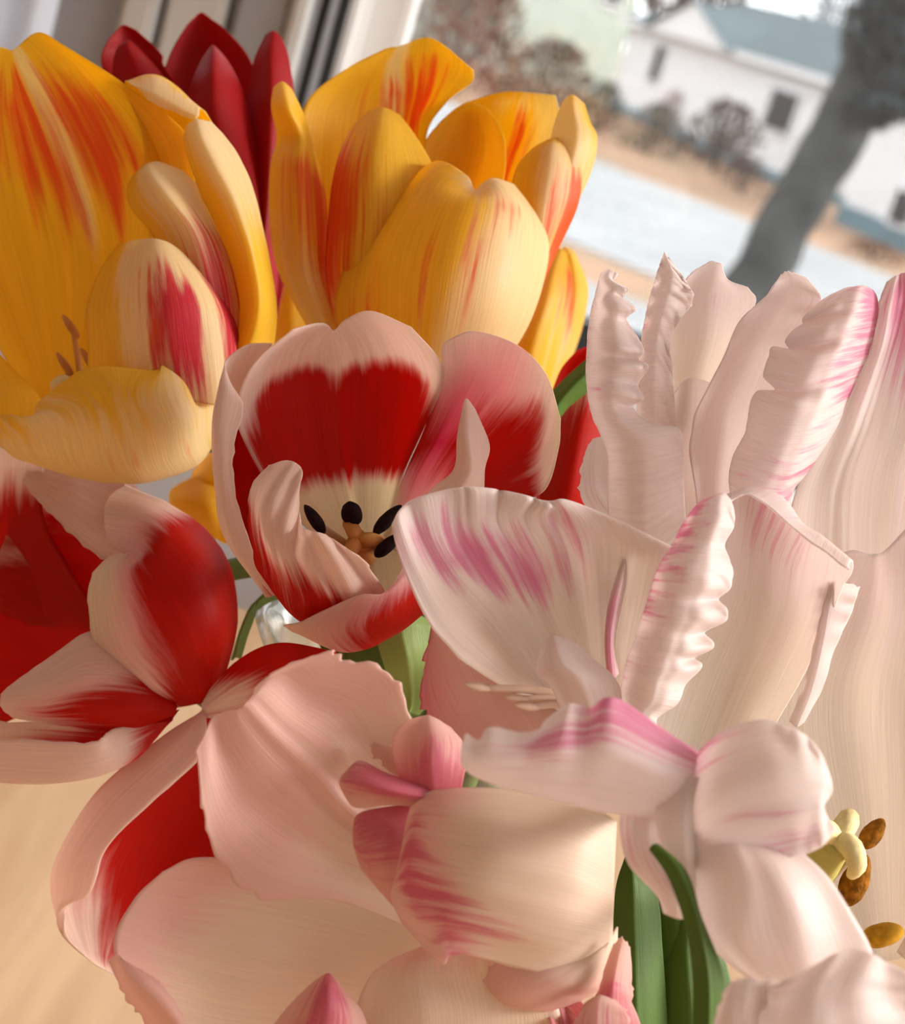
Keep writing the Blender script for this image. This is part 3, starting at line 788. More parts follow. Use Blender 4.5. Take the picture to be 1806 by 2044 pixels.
# ---- yellow tulip on the left, open
D = 0.46
t = tulip('tulip', 'wide open yellow tulip with red flames and cream ribs, beside the red tulip', D, (160, 880, 120))
petal(t, D, [[(60, 800, 150), (110, 810, 160), (150, 810, 160), (190, 800, 150), (220, 790, 140)], [(-80, 560, 220), (40, 560, 290), (195, 565, 270), (280, 560, 240), (350, 560, 150)],
             [(-170, 400, 200), (0, 400, 290), (178, 430, 280), (290, 400, 230), (385, 390, 120)], [(-170, 250, 160), (-20, 250, 240), (118, 270, 225), (240, 250, 190), (376, 275, 90)],
             [(-120, 130, 120), (-10, 150, 180), (58, 150, 178), (150, 130, 160), (250, 170, 100)], [(-60, 80, 100), (8, 96, 140), (28, 98, 150), (75, 65, 140), (130, 93, 110)]],
      MY, pig=[[0, 0, 0, 0, 0], [0, 0, 0, 0, 0], [0, 0, .1, .4, .3, .4, .2, 0, 0], [0, 0, .4, .65, .5, .65, .5, .2, 0], [0, .1, .45, .65, .5, .65, .45, .05, 0], [0, 0, .2, .45, .3, .4, .1, 0, 0], [0, 0, 0, .1, 0, 0, 0, 0, 0]],
      crm=[[0] * 13, [0] * 6 + [.2] + [0] * 6, [0] * 6 + [.8] + [0] * 6, [0] * 5 + [.2, 1, .2] + [0] * 5, [0] * 5 + [.2, 1, .2] + [0] * 5, [0] * 5 + [.3, .8, .3] + [0] * 5], nu=72, nv=72, rib=-7, ribw=0.035)
petal(t, D, [[(300, 600, 150), (380, 600, 190), (480, 600, 150)], [(290, 320, 150), (390, 330, 210), (490, 360, 120)], [(262, 200, 140), (360, 195, 180), (450, 290, 100)],
             [(250, 164, 115), (315, 152, 120), (405, 220, 85)], [(262, 168, 85), (310, 185, 70), (395, 232, 60)], [(280, 178, 80), (305, 205, 75), (390, 240, 62)]],
      MY, crm=[[0, 0, 0], [0, 0, 0], [0, .1, .2], [.6, .8, .9], [.7, .9, .8]], teeth=6, tf=5)
petal(t, D, [[(400, 760, 80), (470, 760, 30), (540, 740, 80)], [(470, 640, 20), (515, 630, -30), (552, 620, 60)], [(468, 545, 10), (505, 520, -45), (536, 510, 50)], [(422, 430, 0), (470, 410, -50), (512, 405, 40)],
             [(392, 365, 0), (430, 330, -45), (484, 325, 40)], [(369, 290, 10), (402, 275, -25), (448, 272, 40)], [(372, 250, 30), (392, 238, 15), (420, 243, 40)]],
      MY, crm=[[0, 0, 0], [0, .2, .1], [.1, .6, .6], [.3, .8, .8], [.5, 1, .9]], thd=[[0, .05, 0], [0, .1, .1], [0, .02, .15], [0, 0, 0]], teeth=4, tf=4)
petal(t, D, [[(330, 760, 40), (430, 760, 10), (485, 740, 20)], [(350, 610, 20), (420, 600, -30), (479, 615, 10)], [(312, 482, 20), (385, 470, -50), (457, 515, 10)],
             [(262, 415, 15), (335, 395, -60), (427, 445, 10)], [(256, 370, 20), (298, 340, -35), (396, 375, 20)], [(285, 335, 30), (315, 324, 10), (362, 340, 30)], [(320, 350, 60), (350, 345, 60), (385, 365, 50)]],
      MY, pig=[[0] * 3, [0, .2, .3], [0, .1, .2], [0, 0, 0]], thd=[[.4, .6, .6], [.2, .6, .65], [0, .4, .55], [0, 0, .15], [0, 0, 0], [0, 0, 0]], crm=[[.5, .6, .6], [.4, .8, .6], [.2, 1, .7], [.1, 1, .8], [0, .7, .6], [0, .1, 0]])
petal(t, D, [[(175, 800, -10), (260, 810, -60), (360, 800, -80), (440, 810, -60), (470, 800, 0)], [(177, 700, -20), (250, 700, -80), (340, 690, -110), (430, 690, -70), (474, 710, 0)],
             [(175, 610, -10), (240, 610, -80), (330, 600, -120), (418, 610, -80), (470, 650, 0)], [(203, 535, 0), (250, 530, -70), (320, 530, -100), (388, 550, -70), (440, 590, -20)],
             [(234, 490, 10), (268, 480, -40), (310, 476, -60), (348, 492, -50), (395, 535, -30)]],
      MY, pig=[[0] * 9, [0, 0, 0, .3, .35, .2, 0, 0, 0], [0, 0, 0, .25, .3, .2, 0, 0, 0], [0] * 9],
      crm=[[0, .2, .5, .8, .8, .7, .8, .6, .5], [0, .1, .6, 1, 1, 1, 1, .8, .7], [0, 0, .5, 1, 1, 1, 1, .8, .7], [0, .1, .8, 1, 1, 1, 1, .9, .8], [0, .3, 1, 1, 1, 1, 1, 1, .9]],
      thd=[[0, 0, 0, .2, .4, .5, .2, .5, .6], [0, 0, 0, .35, .65, .8, .1, .7, .8], [0, 0, 0, .35, .75, .85, .0, .75, .8], [0, 0, 0, .2, .55, .35, 0, .6, .7], [0, 0, 0, 0, .1, 0, 0, .1, .3]], nu=44, teeth=3, tf=5)
petal(t, D, [[(110, 890, 130), (160, 900, 130), (220, 905, 130), (270, 905, 130), (300, 890, 130)], [(40, 915, 40), (170, 955, 20), (280, 962, 20), (380, 935, 50), (420, 890, 90)], [(10, 895, -10), (130, 925, -70), (260, 930, -90), (370, 900, -60), (428, 850, 30)],
             [(-10, 870, -40), (110, 865, -120), (240, 855, -150), (360, 840, -110), (432, 800, 0)], [(-30, 850, -40), (85, 830, -120), (215, 790, -150), (340, 785, -120), (426, 772, -20)],
             [(-50, 830, -20), (15, 827, -60), (62, 833, -90), (84, 796, -90), (180, 733, -110), (308, 738, -105), (325, 727, -100), (370, 728, -80), (415, 757, -40)]],
      MY, pig=[[0] * 5, [.1, .15, .15, .1, 0], [.1, .2, .25, .2, .1], [0, .1, .15, .1, 0], [0] * 5, [0] * 5],
      crm=[[.3, .5, .6, .5, .3], [.6, .7, .8, .7, .5], [.6, .8, .8, .8, .6], [.4, .75, .5, .8, .5], [.2, .7, .3, .7, .4], [.2, .6, .2, .4, .3]], nu=52, teeth=5, tf=7)
petal(t, D, [[(-60, 880, 20), (0, 880, 10), (70, 850, 20)], [(-80, 790, 30), (-10, 785, 10), (84, 802, 40)], [(-100, 640, 60), (-50, 660, 50), (30, 740, 70)]], MY)
for bx, tx, ty, dz in ((170, 132, 645, 90), (180, 168, 712, 60), (150, 120, 720, 120)):
    stamen(t, D, (bx, 800, 130), (tx + 14, ty + 14, dz), (0.0013, 0.0038), M_PIST, M_PIST, tilt=(-0.5, -0.75, -0.1))
pistil(t, D, (150, 800, 150), (150, 770, 120), 0.004, M_PISTG, M_STIG, 0.003)

# ---- yellow tulip on the right, open cup
D = 0.485
t = tulip('tulip', 'yellow cup tulip with orange flames in front of the window screen', D, (830, 800, 100))
petal(t, D, [[(640, 700, 60), (680, 720, 40), (700, 710, 60)], [(560, 550, 40), (612, 560, -20), (661, 560, 40)], [(539, 440, 30), (600, 450, -40), (654, 450, 30)], [(540, 335, 40), (598, 340, -20), (648, 385, 40)],
             [(553, 275, 60), (598, 275, 10), (627, 300, 50)], [(542, 215, 30), (575, 215, -10), (605, 228, 50)], [(546, 175, 50), (563, 164, 50), (582, 178, 55)]],
      MY, pig=[[0, .2, .3], [0, .3, .6], [.1, .5, .8], [.1, .7, .7], [0, .1, .1], [0, 0, 0], [0, 0, 0]], crm=[[.6, .6, .6], [.5, .6, .6], [.5, .4, .2], [.2, .2, .1], [.1, .2, .4], [.1, .3, .3], [0, .1, .1]])
petal(t, D, [[(700, 640, 180), (740, 650, 200), (780, 650, 210), (820, 650, 200), (850, 640, 190)], [(605, 440, 150), (680, 410, 230), (778, 400, 260), (835, 400, 240), (870, 400, 210)],
             [(595, 290, 130), (680, 265, 200), (784, 255, 240), (830, 255, 230), (850, 275, 200)], [(615, 200, 130), (700, 180, 180), (787, 182, 210), (850, 185, 200), (890, 205, 160)],
             [(690, 138, 140), (740, 122, 150), (786, 130, 180), (860, 112, 170), (940, 165, 140)], [(768, 98, 150), (783, 94, 150), (800, 92, 150), (862, 77, 150), (945, 140, 130)]],
      MY, pig=[[0] * 5, [0, 0, .1, .2, 0], [0, .1, .5, .6, 0], [0, .2, .5, .7, 0], [0, 0, .2, .45, 0], [0] * 5], crm=[[0] * 9, [0, 0, 0, 0, .8, .2, 0, 0, 0], [0, 0, 0, .1, 1, .3, 0, 0, 0], [0, 0, 0, .1, 1, .2, 0, 0, 0], [.2, 0, 0, .3, .9, .3, .2, .1, 0]], nu=48)
petal(t, D, [[(860, 600, 180), (930, 600, 200), (980, 600, 180)], [(850, 360, 190), (960, 360, 240), (1060, 370, 180)], [(862, 270, 190), (985, 255, 230), (1105, 275, 150)],
             [(895, 228, 180), (1000, 205, 190), (1115, 225, 130)], [(930, 205, 160), (1010, 184, 150), (1108, 190, 120)]],
      MY, pig=[[0] * 5, [0, 0, .2, .5, .1], [0, 0, .15, .55, .1], [0, 0, .05, .3, 0], [0] * 5], crm=[[0] * 5, [0, 0, .2, .3, .6], [0, 0, .3, .4, .8], [.1, .3, .5, .6, .9], [.1, .2, .3, .5, .9]])
petal(t, D, [[(850, 600, 130), (890, 600, 150), (950, 590, 130)], [(835, 380, 140), (910, 390, 190), (1000, 385, 130)], [(848, 285, 150), (930, 300, 180), (1009, 312, 120)],
             [(890, 235, 150), (940, 240, 160), (1001, 262, 110)], [(922, 214, 140), (946, 208, 130), (975, 217, 120)]], MY)
petal(t, D, [[(1000, 660, 60), (1020, 660, 60), (1050, 640, 80)], [(1085, 440, 60), (1112, 435, 45), (1142, 425, 90)], [(1090, 335, 70), (1140, 330, 35), (1180, 340, 90)],
             [(1100, 272, 80), (1152, 268, 45), (1191, 277, 90)], [(1112, 230, 90), (1146, 222, 75), (1178, 246, 100)], [(1122, 203, 95), (1142, 190, 92), (1166, 207, 100)]],
      MY, crm=[[.4, .5, .5], [.5, .6, .6], [.7, .8, .5], [.8, .6, .3], [.8, .5, .5]])
petal(t, D, [[(940, 680, 40), (1000, 690, 20), (1040, 660, 60)], [(1020, 490, 40), (1068, 495, 0), (1110, 505, 60)], [(1018, 400, 50), (1085, 400, -10), (1152, 412, 50)],
             [(1030, 338, 60), (1096, 330, 0), (1160, 345, 50)], [(1062, 298, 70), (1102, 290, 25), (1150, 303, 60)], [(1092, 280, 75), (1110, 276, 68), (1130, 281, 70)]],
      MY, pig=[[0, .1, .5], [0, .3, .9], [0, .2, .85], [0, .1, .3], [0, 0, 0]], crm=[[0, .4, .6], [0, .6, .7], [0, .8, .8], [.1, .7, .5], [.2, .3, .4]], thd=[[0, 0, .2], [0, .05, .4], [0, 0, .25], [0, 0, 0]])
petal(t, D, [[(690, 720, 40), (760, 730, 0), (850, 730, 20)], [(652, 565, 20), (740, 560, -60), (860, 560, 0)], [(655, 445, 20), (745, 430, -70), (870, 440, 0)],
             [(668, 342, 30), (745, 332, -50), (868, 345, 10)], [(698, 262, 50), (755, 252, 0), (826, 268, 30)], [(735, 222, 60), (765, 215, 50), (796, 229, 55)]],
      MY, pig=[[.2, .2, 0], [.7, .3, 0], [.85, .4, 0], [.8, .4, 0], [.3, .1, 0], [0, 0, 0]], crm=[[.8, 0, 0, 0], [.9, 0, 0, 0], [.9, 0, 0, 0], [.9, .1, 0, 0], [.4, .1, 0, 0], [0, 0, 0, 0]])
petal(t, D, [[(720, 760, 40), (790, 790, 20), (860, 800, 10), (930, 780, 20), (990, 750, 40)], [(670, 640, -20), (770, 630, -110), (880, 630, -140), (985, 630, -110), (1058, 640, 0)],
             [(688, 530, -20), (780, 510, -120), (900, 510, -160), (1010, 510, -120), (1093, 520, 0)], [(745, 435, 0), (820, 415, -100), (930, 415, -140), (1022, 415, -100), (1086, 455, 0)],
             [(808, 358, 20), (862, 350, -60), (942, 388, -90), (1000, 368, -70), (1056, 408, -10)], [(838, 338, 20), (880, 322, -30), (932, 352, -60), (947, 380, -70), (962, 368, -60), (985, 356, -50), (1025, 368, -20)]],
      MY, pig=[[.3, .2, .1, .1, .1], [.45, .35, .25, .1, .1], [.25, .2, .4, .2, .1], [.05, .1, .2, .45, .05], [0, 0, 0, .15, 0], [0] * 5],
      crm=[[0, .2, .7, .9, .8], [0, 0, .5, 1, .8], [0, 0, .35, .8, .9], [0, 0, .2, .8, .8], [0, .1, .5, .7, .9], [.2, .4, .9, .8, .7]], nu=48)  # streaks are pigment; the petal's lit right half is painted in as cream too

# ---- small yellow tulip behind
D = 0.56
t = tulip('tulip', 'small closed yellow tulip with an orange stripe, beside the pink ruffled petals', D, (1030, 850, 40))
petal(t, D, [[(980, 840, 0), (1030, 850, -30), (1080, 830, 0)], [(990, 700, 0), (1060, 700, -90), (1130, 700, 0)], [(1040, 600, 10), (1090, 600, -80), (1150, 610, 10)], [(1075, 540, 20), (1105, 540, -30), (1150, 550, 20)], [(1100, 505, 30), (1118, 497, 25), (1135, 508, 30)]],
      MY, pig=[[0, 0, 0], [0, .1, .2], [0, .2, .7], [0, .1, .8], [0, 0, .1]], crm=[[.2, .3, .3], [.1, .3, .5], [.1, .4, .6], [.1, .3, .3], [0, .2, .2]])
petal(t, D, [[(1010, 850, 30), (1050, 850, 20), (1090, 830, 40)], [(1060, 700, 40), (1120, 700, 0), (1150, 690, 60)], [(1090, 600, 50), (1145, 600, 0), (1172, 600, 60)], [(1105, 530, 55), (1140, 520, 20), (1168, 555, 60)], [(1115, 500, 60), (1128, 494, 50), (1145, 502, 60)]],
      MY, pig=[[0, 0, 0], [.1, .2, 0], [.2, .1, 0], [.5, 0, 0], [0, 0, 0]], crm=[[0, .2, .3], [0, .5, .5], [.2, .3, .4], [.2, .3, .3], [0, 0, 0]])
petal(t, D, [[(990, 850, 60), (1020, 860, 80), (1060, 850, 60)], [(990, 690, 70), (1050, 690, 130), (1120, 690, 80)], [(1060, 570, 80), (1100, 570, 120), (1160, 580, 80)], [(1090, 510, 70), (1110, 500, 80), (1140, 515, 80)]], MY)

# ---- yellow tulip glimpsed under the left one
D = 0.55
t = tulip('tulip', 'dim yellow tulip hanging low between the striped tulips', D, (500, 1010, 30))
petal(t, D, [[(480, 960, 20), (500, 1000, 0), (490, 1050, 20)], [(400, 950, 0), (420, 1010, -60), (430, 1075, 0)], [(345, 975, 10), (360, 1010, -30), (385, 1060, 10)], [(338, 1000, 20), (342, 1012, 15), (350, 1028, 20)]], MY)
petal(t, D, [[(500, 900, 20), (520, 960, 0), (500, 1040, 20)], [(440, 890, 20), (440, 950, -30), (440, 1010, 30)], [(385, 940, 40), (380, 970, 10), (385, 1000, 40)]], MY)
petal(t, D, [[(500, 980, 40), (520, 1020, 30), (500, 1080, 40)], [(440, 960, 60), (450, 1020, 80), (450, 1085, 50)], [(400, 980, 60), (400, 1020, 70), (410, 1060, 60)]], MY)
# ---- yellow tulip deep between the two yellow ones
D = 0.57
t = tulip('tulip', 'shaded orange yellow tulip deep between the red and yellow tulips', D, (580, 800, 30))
petal(t, D, [[(550, 800, 0), (580, 810, -20), (610, 800, 0)], [(520, 700, 0), (580, 700, -60), (640, 700, 0)], [(525, 600, 10), (580, 600, -50), (640, 610, 10)], [(550, 540, 20), (575, 525, 0), (610, 550, 20)]], MY)
petal(t, D, [[(550, 800, 30), (580, 810, 50), (610, 800, 30)], [(510, 690, 50), (580, 690, 110), (650, 700, 50)], [(530, 590, 60), (580, 590, 100), (650, 600, 60)], [(560, 540, 60), (580, 530, 70), (620, 545, 60)]], MY)

# ---- red and pink tulip on the right behind
D = 0.49
t = tulip('tulip', 'salmon red tulip half hidden between the white-edged tulip and pink ruffled petals', D, (1120, 1080, 40))
petal(t, D, [[(1070, 1080, 10), (1120, 1090, -10), (1180, 1080, 10)], [(1080, 970, 10), (1140, 960, -60), (1230, 960, 10)], [(1105, 850, 20), (1160, 840, -40), (1240, 840, 20)], [(1140, 770, 30), (1180, 750, 0), (1230, 760, 30)], [(1180, 720, 40), (1200, 712, 35), (1220, 722, 40)]],
      MW, pig=[[1, 1, 1], [.9, 1, 1], [.7, .75, .7], [.4, .3, .3], [.2, .1, 0]])
petal(t, D, [[(1080, 1080, 40), (1120, 1090, 60), (1170, 1080, 40)], [(1070, 920, 50), (1130, 900, 120), (1230, 910, 50)], [(1110, 760, 60), (1170, 750, 120), (1250, 760, 60)], [(1150, 700, 60), (1185, 690, 70), (1230, 700, 60)]], MW, pig=[[1, 1, 1], [1, 1, 1], [1, 1, 1], [.9, .9, .9]])
petal(t, D * 0.96, [[(1040, 860, 10), (1060, 900, 0), (1075, 930, 10)], [(1095, 790, 10), (1110, 812, -15), (1120, 830, 10)], [(1150, 735, 10), (1160, 755, -15), (1180, 775, 10)], [(1230, 670, 10), (1240, 690, 0), (1250, 700, 10)]],
      M_LEAF, name='leaf')

# ---- white-edged red tulip in the middle, looking into its cup
D = 0.41
t = tulip('tulip', 'open white and red striped tulip showing black stamens', D, (745, 1190, 200))
petal(t, D, [[(670, 1110, 200), (695, 1105, 205), (720, 1100, 205), (745, 1100, 205), (775, 1095, 200)], [(560, 1000, 190), (620, 975, 240), (690, 965, 255), (760, 960, 245), (800, 960, 215)],
             [(497, 900, 170), (580, 860, 265), (678, 850, 300), (780, 850, 275), (845, 855, 210)], [(472, 820, 160), (560, 760, 260), (675, 745, 300), (790, 750, 275), (884, 765, 200)],
             [(505, 730, 160), (580, 690, 235), (670, 695, 265), (765, 670, 240), (874, 715, 195)], [(585, 657, 175), (630, 646, 205), (652, 648, 220), (667, 660, 235), (690, 638, 230), (740, 621, 215), (820, 653, 190)]],
      MW, pig=[[0] * 5, [0] * 5, [.6, 1, 1, 1, .9], [.5, 1, 1, 1, .7], [.05, .4, .7, .8, .85, .8, .55, .85, .9, .9, .8, .6, .2], [0, 0, .1, .2, .2, .1, .05, .2, .3, .3, .2, .1, 0], [0] * 5, [0] * 5],
      crm=[[1] * 5, [.9] * 5, [0] * 5, [0] * 5, [0] * 5, [0, .2, .0, .2, 0], [.1, .3, .1, .3, .1], [.1] * 5], nu=64, nv=60, rib=-6, ribw=0.06)
petal(t, D, [[(640, 1120, 190), (600, 1150, 180), (560, 1180, 150), (530, 1190, 110), (520, 1140, 90)], [(560, 1050, 230), (500, 1060, 240), (455, 1075, 150), (462, 1085, 80), (492, 1062, 70)],
             [(520, 950, 250), (470, 960, 240), (431, 960, 140), (437, 960, 60), (466, 962, 60)], [(500, 850, 250), (465, 850, 230), (427, 850, 130), (432, 850, 60), (469, 885, 60)],
             [(500, 760, 240), (465, 770, 220), (437, 780, 150), (445, 775, 90), (486, 815, 80)], [(545, 685, 230), (495, 688, 200), (455, 715, 170), (450, 735, 140), (460, 768, 110)]],
      MW, pig=[[1, 1, .5, .4, .2], [1, 1, .4, .2, .2], [1, .9, .1, 0, 0], [.9, .8, 0, 0, 0], [.3, .2, 0, 0, 0], [0] * 5], crm=[[0] * 5, [0] * 5, [0] * 5, [0] * 5, [.1, .2, .2, .2, 0], [.3, .3, .3, .2, 0]], nu=48, teeth=5, tf=9, tipteeth=0)
petal(t, D, [[(760, 1100, 205), (775, 1098, 205), (790, 1100, 200), (800, 1105, 190), (805, 1115, 170)], [(800, 965, 220), (830, 960, 215), (865, 965, 190), (890, 985, 150), (920, 1010, 80)],
             [(845, 860, 215), (890, 850, 220), (940, 860, 190), (985, 920, 120), (1010, 1000, 20)], [(880, 760, 205), (935, 745, 205), (1000, 770, 180), (1060, 850, 110), (1085, 980, 10)],
             [(882, 692, 190), (935, 675, 180), (1022, 705, 160), (1088, 775, 110), (1114, 895, 20)], [(905, 674, 178), (948, 661, 172), (1030, 688, 150), (1088, 745, 110), (1119, 835, 50)]],
      MW, pig=[[0] * 5, [.1, .3, .3, .5, .5], [.9, .4, .6, .9, .9], [.5, .2, .4, .8, .75], [.05, .05, .1, .55, .05], [0, 0, 0, .1, 0], [0] * 5],
      thd=[[0] * 5, [.2, .5, .4, 0, 0], [.7, 1, .8, .4, .2], [.4, .7, .5, .2, 0], [.05, .25, .35, .1, 0], [0, .06, .22, 0, 0], [0, 0, .2, 0, 0]], crm=[[.9, .9, .9, .9, .9], [.6, .3, .2, .1, 0], [0] * 5, [0] * 5, [0, 0, 0, 0, .4], [.3, .2, 0, 0, .6], [.4, .3, .2, .3, .7]], nu=48, nv=52)
petal(t, D, [[(800, 1180, 120), (830, 1200, 60), (860, 1200, 0)], [(820, 1080, 0), (870, 1090, -60), (930, 1080, -80)], [(853, 988, -40), (900, 1000, -80), (962, 1000, -60)], [(905, 938, -60), (938, 945, -80), (967, 935, -40)],
             [(913, 870, -50), (935, 870, -65), (976, 888, -20)], [(926, 803, -30), (932, 797, -35), (948, 818, -20)]], MW, crm=[[.2] * 3, [.2] * 3], pig=[[.8, .9, .8], [.2, .2, .2], [0, 0, 0], [0, 0, 0]])
petal(t, D, [[(660, 1150, 180), (690, 1170, 180), (715, 1180, 180), (740, 1180, 180), (770, 1180, 180)], [(530, 1150, 60), (590, 1230, 40), (640, 1250, 20), (710, 1235, 20), (780, 1220, 40)],
             [(505, 1090, 0), (560, 1150, -60), (620, 1190, -70), (690, 1195, -70), (778, 1200, -20)], [(497, 1020, -20), (540, 1070, -100), (588, 1110, -105), (660, 1135, -120), (755, 1160, -70)],
             [(504, 968, -20), (550, 1005, -110), (594, 1068, -100), (635, 1080, -150), (725, 1118, -110)], [(535, 928, -30), (575, 918, -60), (603, 935, -80), (596, 985, -90), (601, 1050, -95), (615, 1058, -130), (650, 1068, -140), (695, 1098, -130)]],
      MW, pig=[[1, 1, 1, 1, 1], [.9, .8, 1, .9, .6], [.8, .55, .85, .5, .2], [.7, .15, .3, .1, .05], [.35, 0, .05, 0, 0], [.1, 0, 0, 0, 0]], nu=52, nv=48, teeth=5, tf=8, wave=7, wf=5.0)
petal(t, D, [[(720, 1200, 150), (750, 1210, 150), (780, 1210, 150), (800, 1200, 150)], [(625, 1265, 20), (700, 1300, 0), (790, 1265, 0), (850, 1220, 20)], [(568, 1250, -20), (650, 1262, -60), (765, 1235, -70), (850, 1170, -40)],
             [(598, 1243, -50), (680, 1210, -90), (775, 1187, -90), (850, 1110, -50)], [(640, 1222, -60), (720, 1187, -100), (772, 1178, -90), (840, 1070, -50)]],
      MW, pig=[[1, 1, 1, 1], [.2, .5, .95, .9], [0, .2, .75, .75], [0, .05, .4, .3], [0, 0, .2, 0]], thd=[[0] * 4, [0, .3, .6, .4], [0, .2, .5, .2], [0, 0, .2, 0]], teeth=5, tf=7)
petal(t, D, [[(690, 1095, 206), (740, 1098, 208), (800, 1095, 203)], [(670, 1160, 160), (750, 1170, 150), (840, 1160, 140)], [(690, 1215, 60), (760, 1225, 40), (860, 1200, 30)]], MW, crm=[[1] * 3, [1] * 3, [.6] * 3])
for (bx, by, bz), (tx, ty, tz), tl, an in (((700, 1095, 190), (634, 1045, 110), (-.55, -.8, -.2), (0.0019, 0.0042)), ((712, 1080, 190), (702, 1030, 110), (0.05, -.6, -.8), (0.0026, 0.0040)),
                             ((735, 1085, 190), (765, 1045, 110), (.7, -.7, -.2), (0.0021, 0.0048)), ((745, 1095, 190), (766, 1095, 100), (.7, -.6, -.3), (0.0022, 0.0042))):
    stamen(t, D, (bx, by, bz), (tx, ty, tz), an, M_BLACK, M_FIL, tilt=tl)
pistil(t, D, (715, 1115, 195), (715, 1080, 110), 0.0036, M_PIST, M_PIST, 0.0030)

# ---- white-edged red tulip on the left
D = 0.452
t = tulip('tulip', 'drooping red tulip with broad white petal margins below the left yellow tulip', D, (425, 1400, 140))
petal(t, D, [[(260, 1330, 150), (280, 1390, 150), (270, 1420, 140)], [(130, 1120, 240), (60, 1250, 270), (80, 1420, 200)], [(85, 1020, 250), (-40, 1140, 300), (-60, 1450, 230)], [(90, 890, 230), (-60, 930, 270), (-180, 1300, 250)]],
      MW, pig=[[1, 1, 1], [1, 1, 1], [.9, 1, 1], [0, .1, .8]])
petal(t, D, [[(330, 1290, 120), (350, 1100, 150), (320, 1020, 120), (300, 1130, 60)], [(170, 1250, 230), (255, 1000, 260), (228, 960, 235), (202, 1113, 60)], [(70, 1250, 260), (155, 955, 285), (138, 930, 250), (112, 1037, 150)], [(-40, 1200, 260), (60, 950, 300), (62, 924, 270), (45, 962, 230)]],
      MW, pig=[[1, 1, .3, .0], [1, .8, 0, 0], [1, .5, 0, 0], [.8, .2, 0, 0]], crm=[[0, 0, .4, .2], [0, 0, .4, .2]], teeth=4, tf=8, tipteeth=0)
petal(t, D, [[(440, 1380, 60), (420, 1395, 50), (400, 1402, 45), (375, 1408, 50), (350, 1412, 60)], [(472, 1250, 50), (440, 1270, -40), (390, 1300, -70), (320, 1350, -60), (278, 1405, 0)], [(462, 1140, 50), (410, 1150, -70), (340, 1200, -110), (260, 1280, -90), (200, 1335, -20)],
             [(415, 1062, 50), (360, 1080, -60), (290, 1130, -110), (230, 1190, -100), (181, 1245, -40)], [(340, 1008, 50), (300, 1030, -30), (278, 1112, -80), (222, 1130, -90), (177, 1185, -50)],
             [(247, 966, 120), (212, 995, 30), (208, 1040, -20), (222, 1086, -40), (262, 1104, -65), (220, 1110, -65), (186, 1142, -55)]],
      MW, pig=[[.9, 1, 1, .9, .5], [1, 1, .8, .5, .1], [1, 1, .9, .2, 0], [.9, .9, .75, .1, 0], [.3, .4, .35, 0, 0], [0, 0, .1, 0, 0]],
      thd=[[0, .2, .4, .1, 0], [.1, .5, .8, .2, 0], [0, .4, .8, .2, 0], [0, .3, .7, .1, 0], [0, .1, .35, 0, 0], [0, 0, .15, 0, 0]], crm=[[0] * 5, [0, 0, 0, .2, .5], [0, 0, 0, .4, .5], [0, 0, .1, .5, .6], [0, .2, .2, .5, .6], [.2, .3, .3, .4, .5]], nu=52, nv=52, teeth=3, tf=8)
petal(t, D, [[(340, 1390, 40), (350, 1405, 30), (352, 1415, 20), (345, 1428, 20)], [(260, 1270, 10), (275, 1350, -50), (280, 1415, -55), (270, 1452, -15)], [(185, 1258, -20), (180, 1340, -80), (172, 1412, -80), (165, 1452, -40)], [(90, 1318, -30), (90, 1372, -80), (82, 1420, -70), (80, 1441, -40)], [(14, 1374, -30), (1, 1390, -50), (3, 1412, -50), (25, 1432, -40)]],
      MW, pig=[[1, 1, 1, 1], [.3, .5, .95, .9], [0, .1, .85, .6], [0, 0, .5, .3], [0, 0, .1, 0]], thd=[[0] * 4, [0, .1, .3, .1], [0, .05, .4, .1], [0, 0, .3, 0], [0] * 4], teeth=3, tf=7)
petal(t, D, [[(358, 1416, 45), (348, 1430, 40), (338, 1440, 30), (330, 1440, 20)], [(270, 1450, 40), (270, 1480, 0), (268, 1515, -20), (225, 1455, -40)], [(190, 1455, 50), (190, 1490, 0), (190, 1550, -30), (190, 1482, -70)], [(90, 1445, 60), (90, 1490, 20), (90, 1564, -30), (90, 1480, -70)], [(-30, 1440, 60), (-30, 1490, 20), (-30, 1560, -30), (-30, 1475, -60)]],
      MW, pig=[[1, 1, 1, .9], [.9, 1, .6, .05], [.6, .8, .05, 0], [.2, .7, .1, 0], [0, .4, 0, 0]], teeth=4, tf=7, tipteeth=0)
petal(t, D, [[(440, 1420, 70), (425, 1425, 75), (410, 1420, 50), (405, 1418, 35), (412, 1428, 30)], [(520, 1560, 80), (430, 1540, 120), (335, 1472, 50), (330, 1490, 10), (405, 1505, 0)], [(500, 1650, 80), (380, 1640, 130), (212, 1578, 40), (207, 1600, 0), (310, 1595, -20)], [(470, 1760, 80), (320, 1740, 120), (130, 1710, 40), (130, 1720, 0), (215, 1690, -20)],
             [(400, 1850, 80), (290, 1840, 90), (116, 1795, 40), (124, 1788, 10), (178, 1785, -10)], [(300, 1930, 80), (240, 1920, 60), (150, 1885, 30), (115, 1845, 20), (135, 1803, 12)], [(280, 1965, 70), (225, 1945, 50), (185, 1922, 30), (152, 1893, 25), (125, 1868, 20)]],
      MW, pig=[[1, 1, .8, .3, .3], [1, 1, .8, .05, .1], [1, 1, .8, 0, 0], [1, 1, .25, 0, 0], [.9, .9, .1, 0, 0], [.7, .75, .15, 0, 0], [.3, .3, .1, 0, 0]], nu=44, nv=52, teeth=3, tf=8)
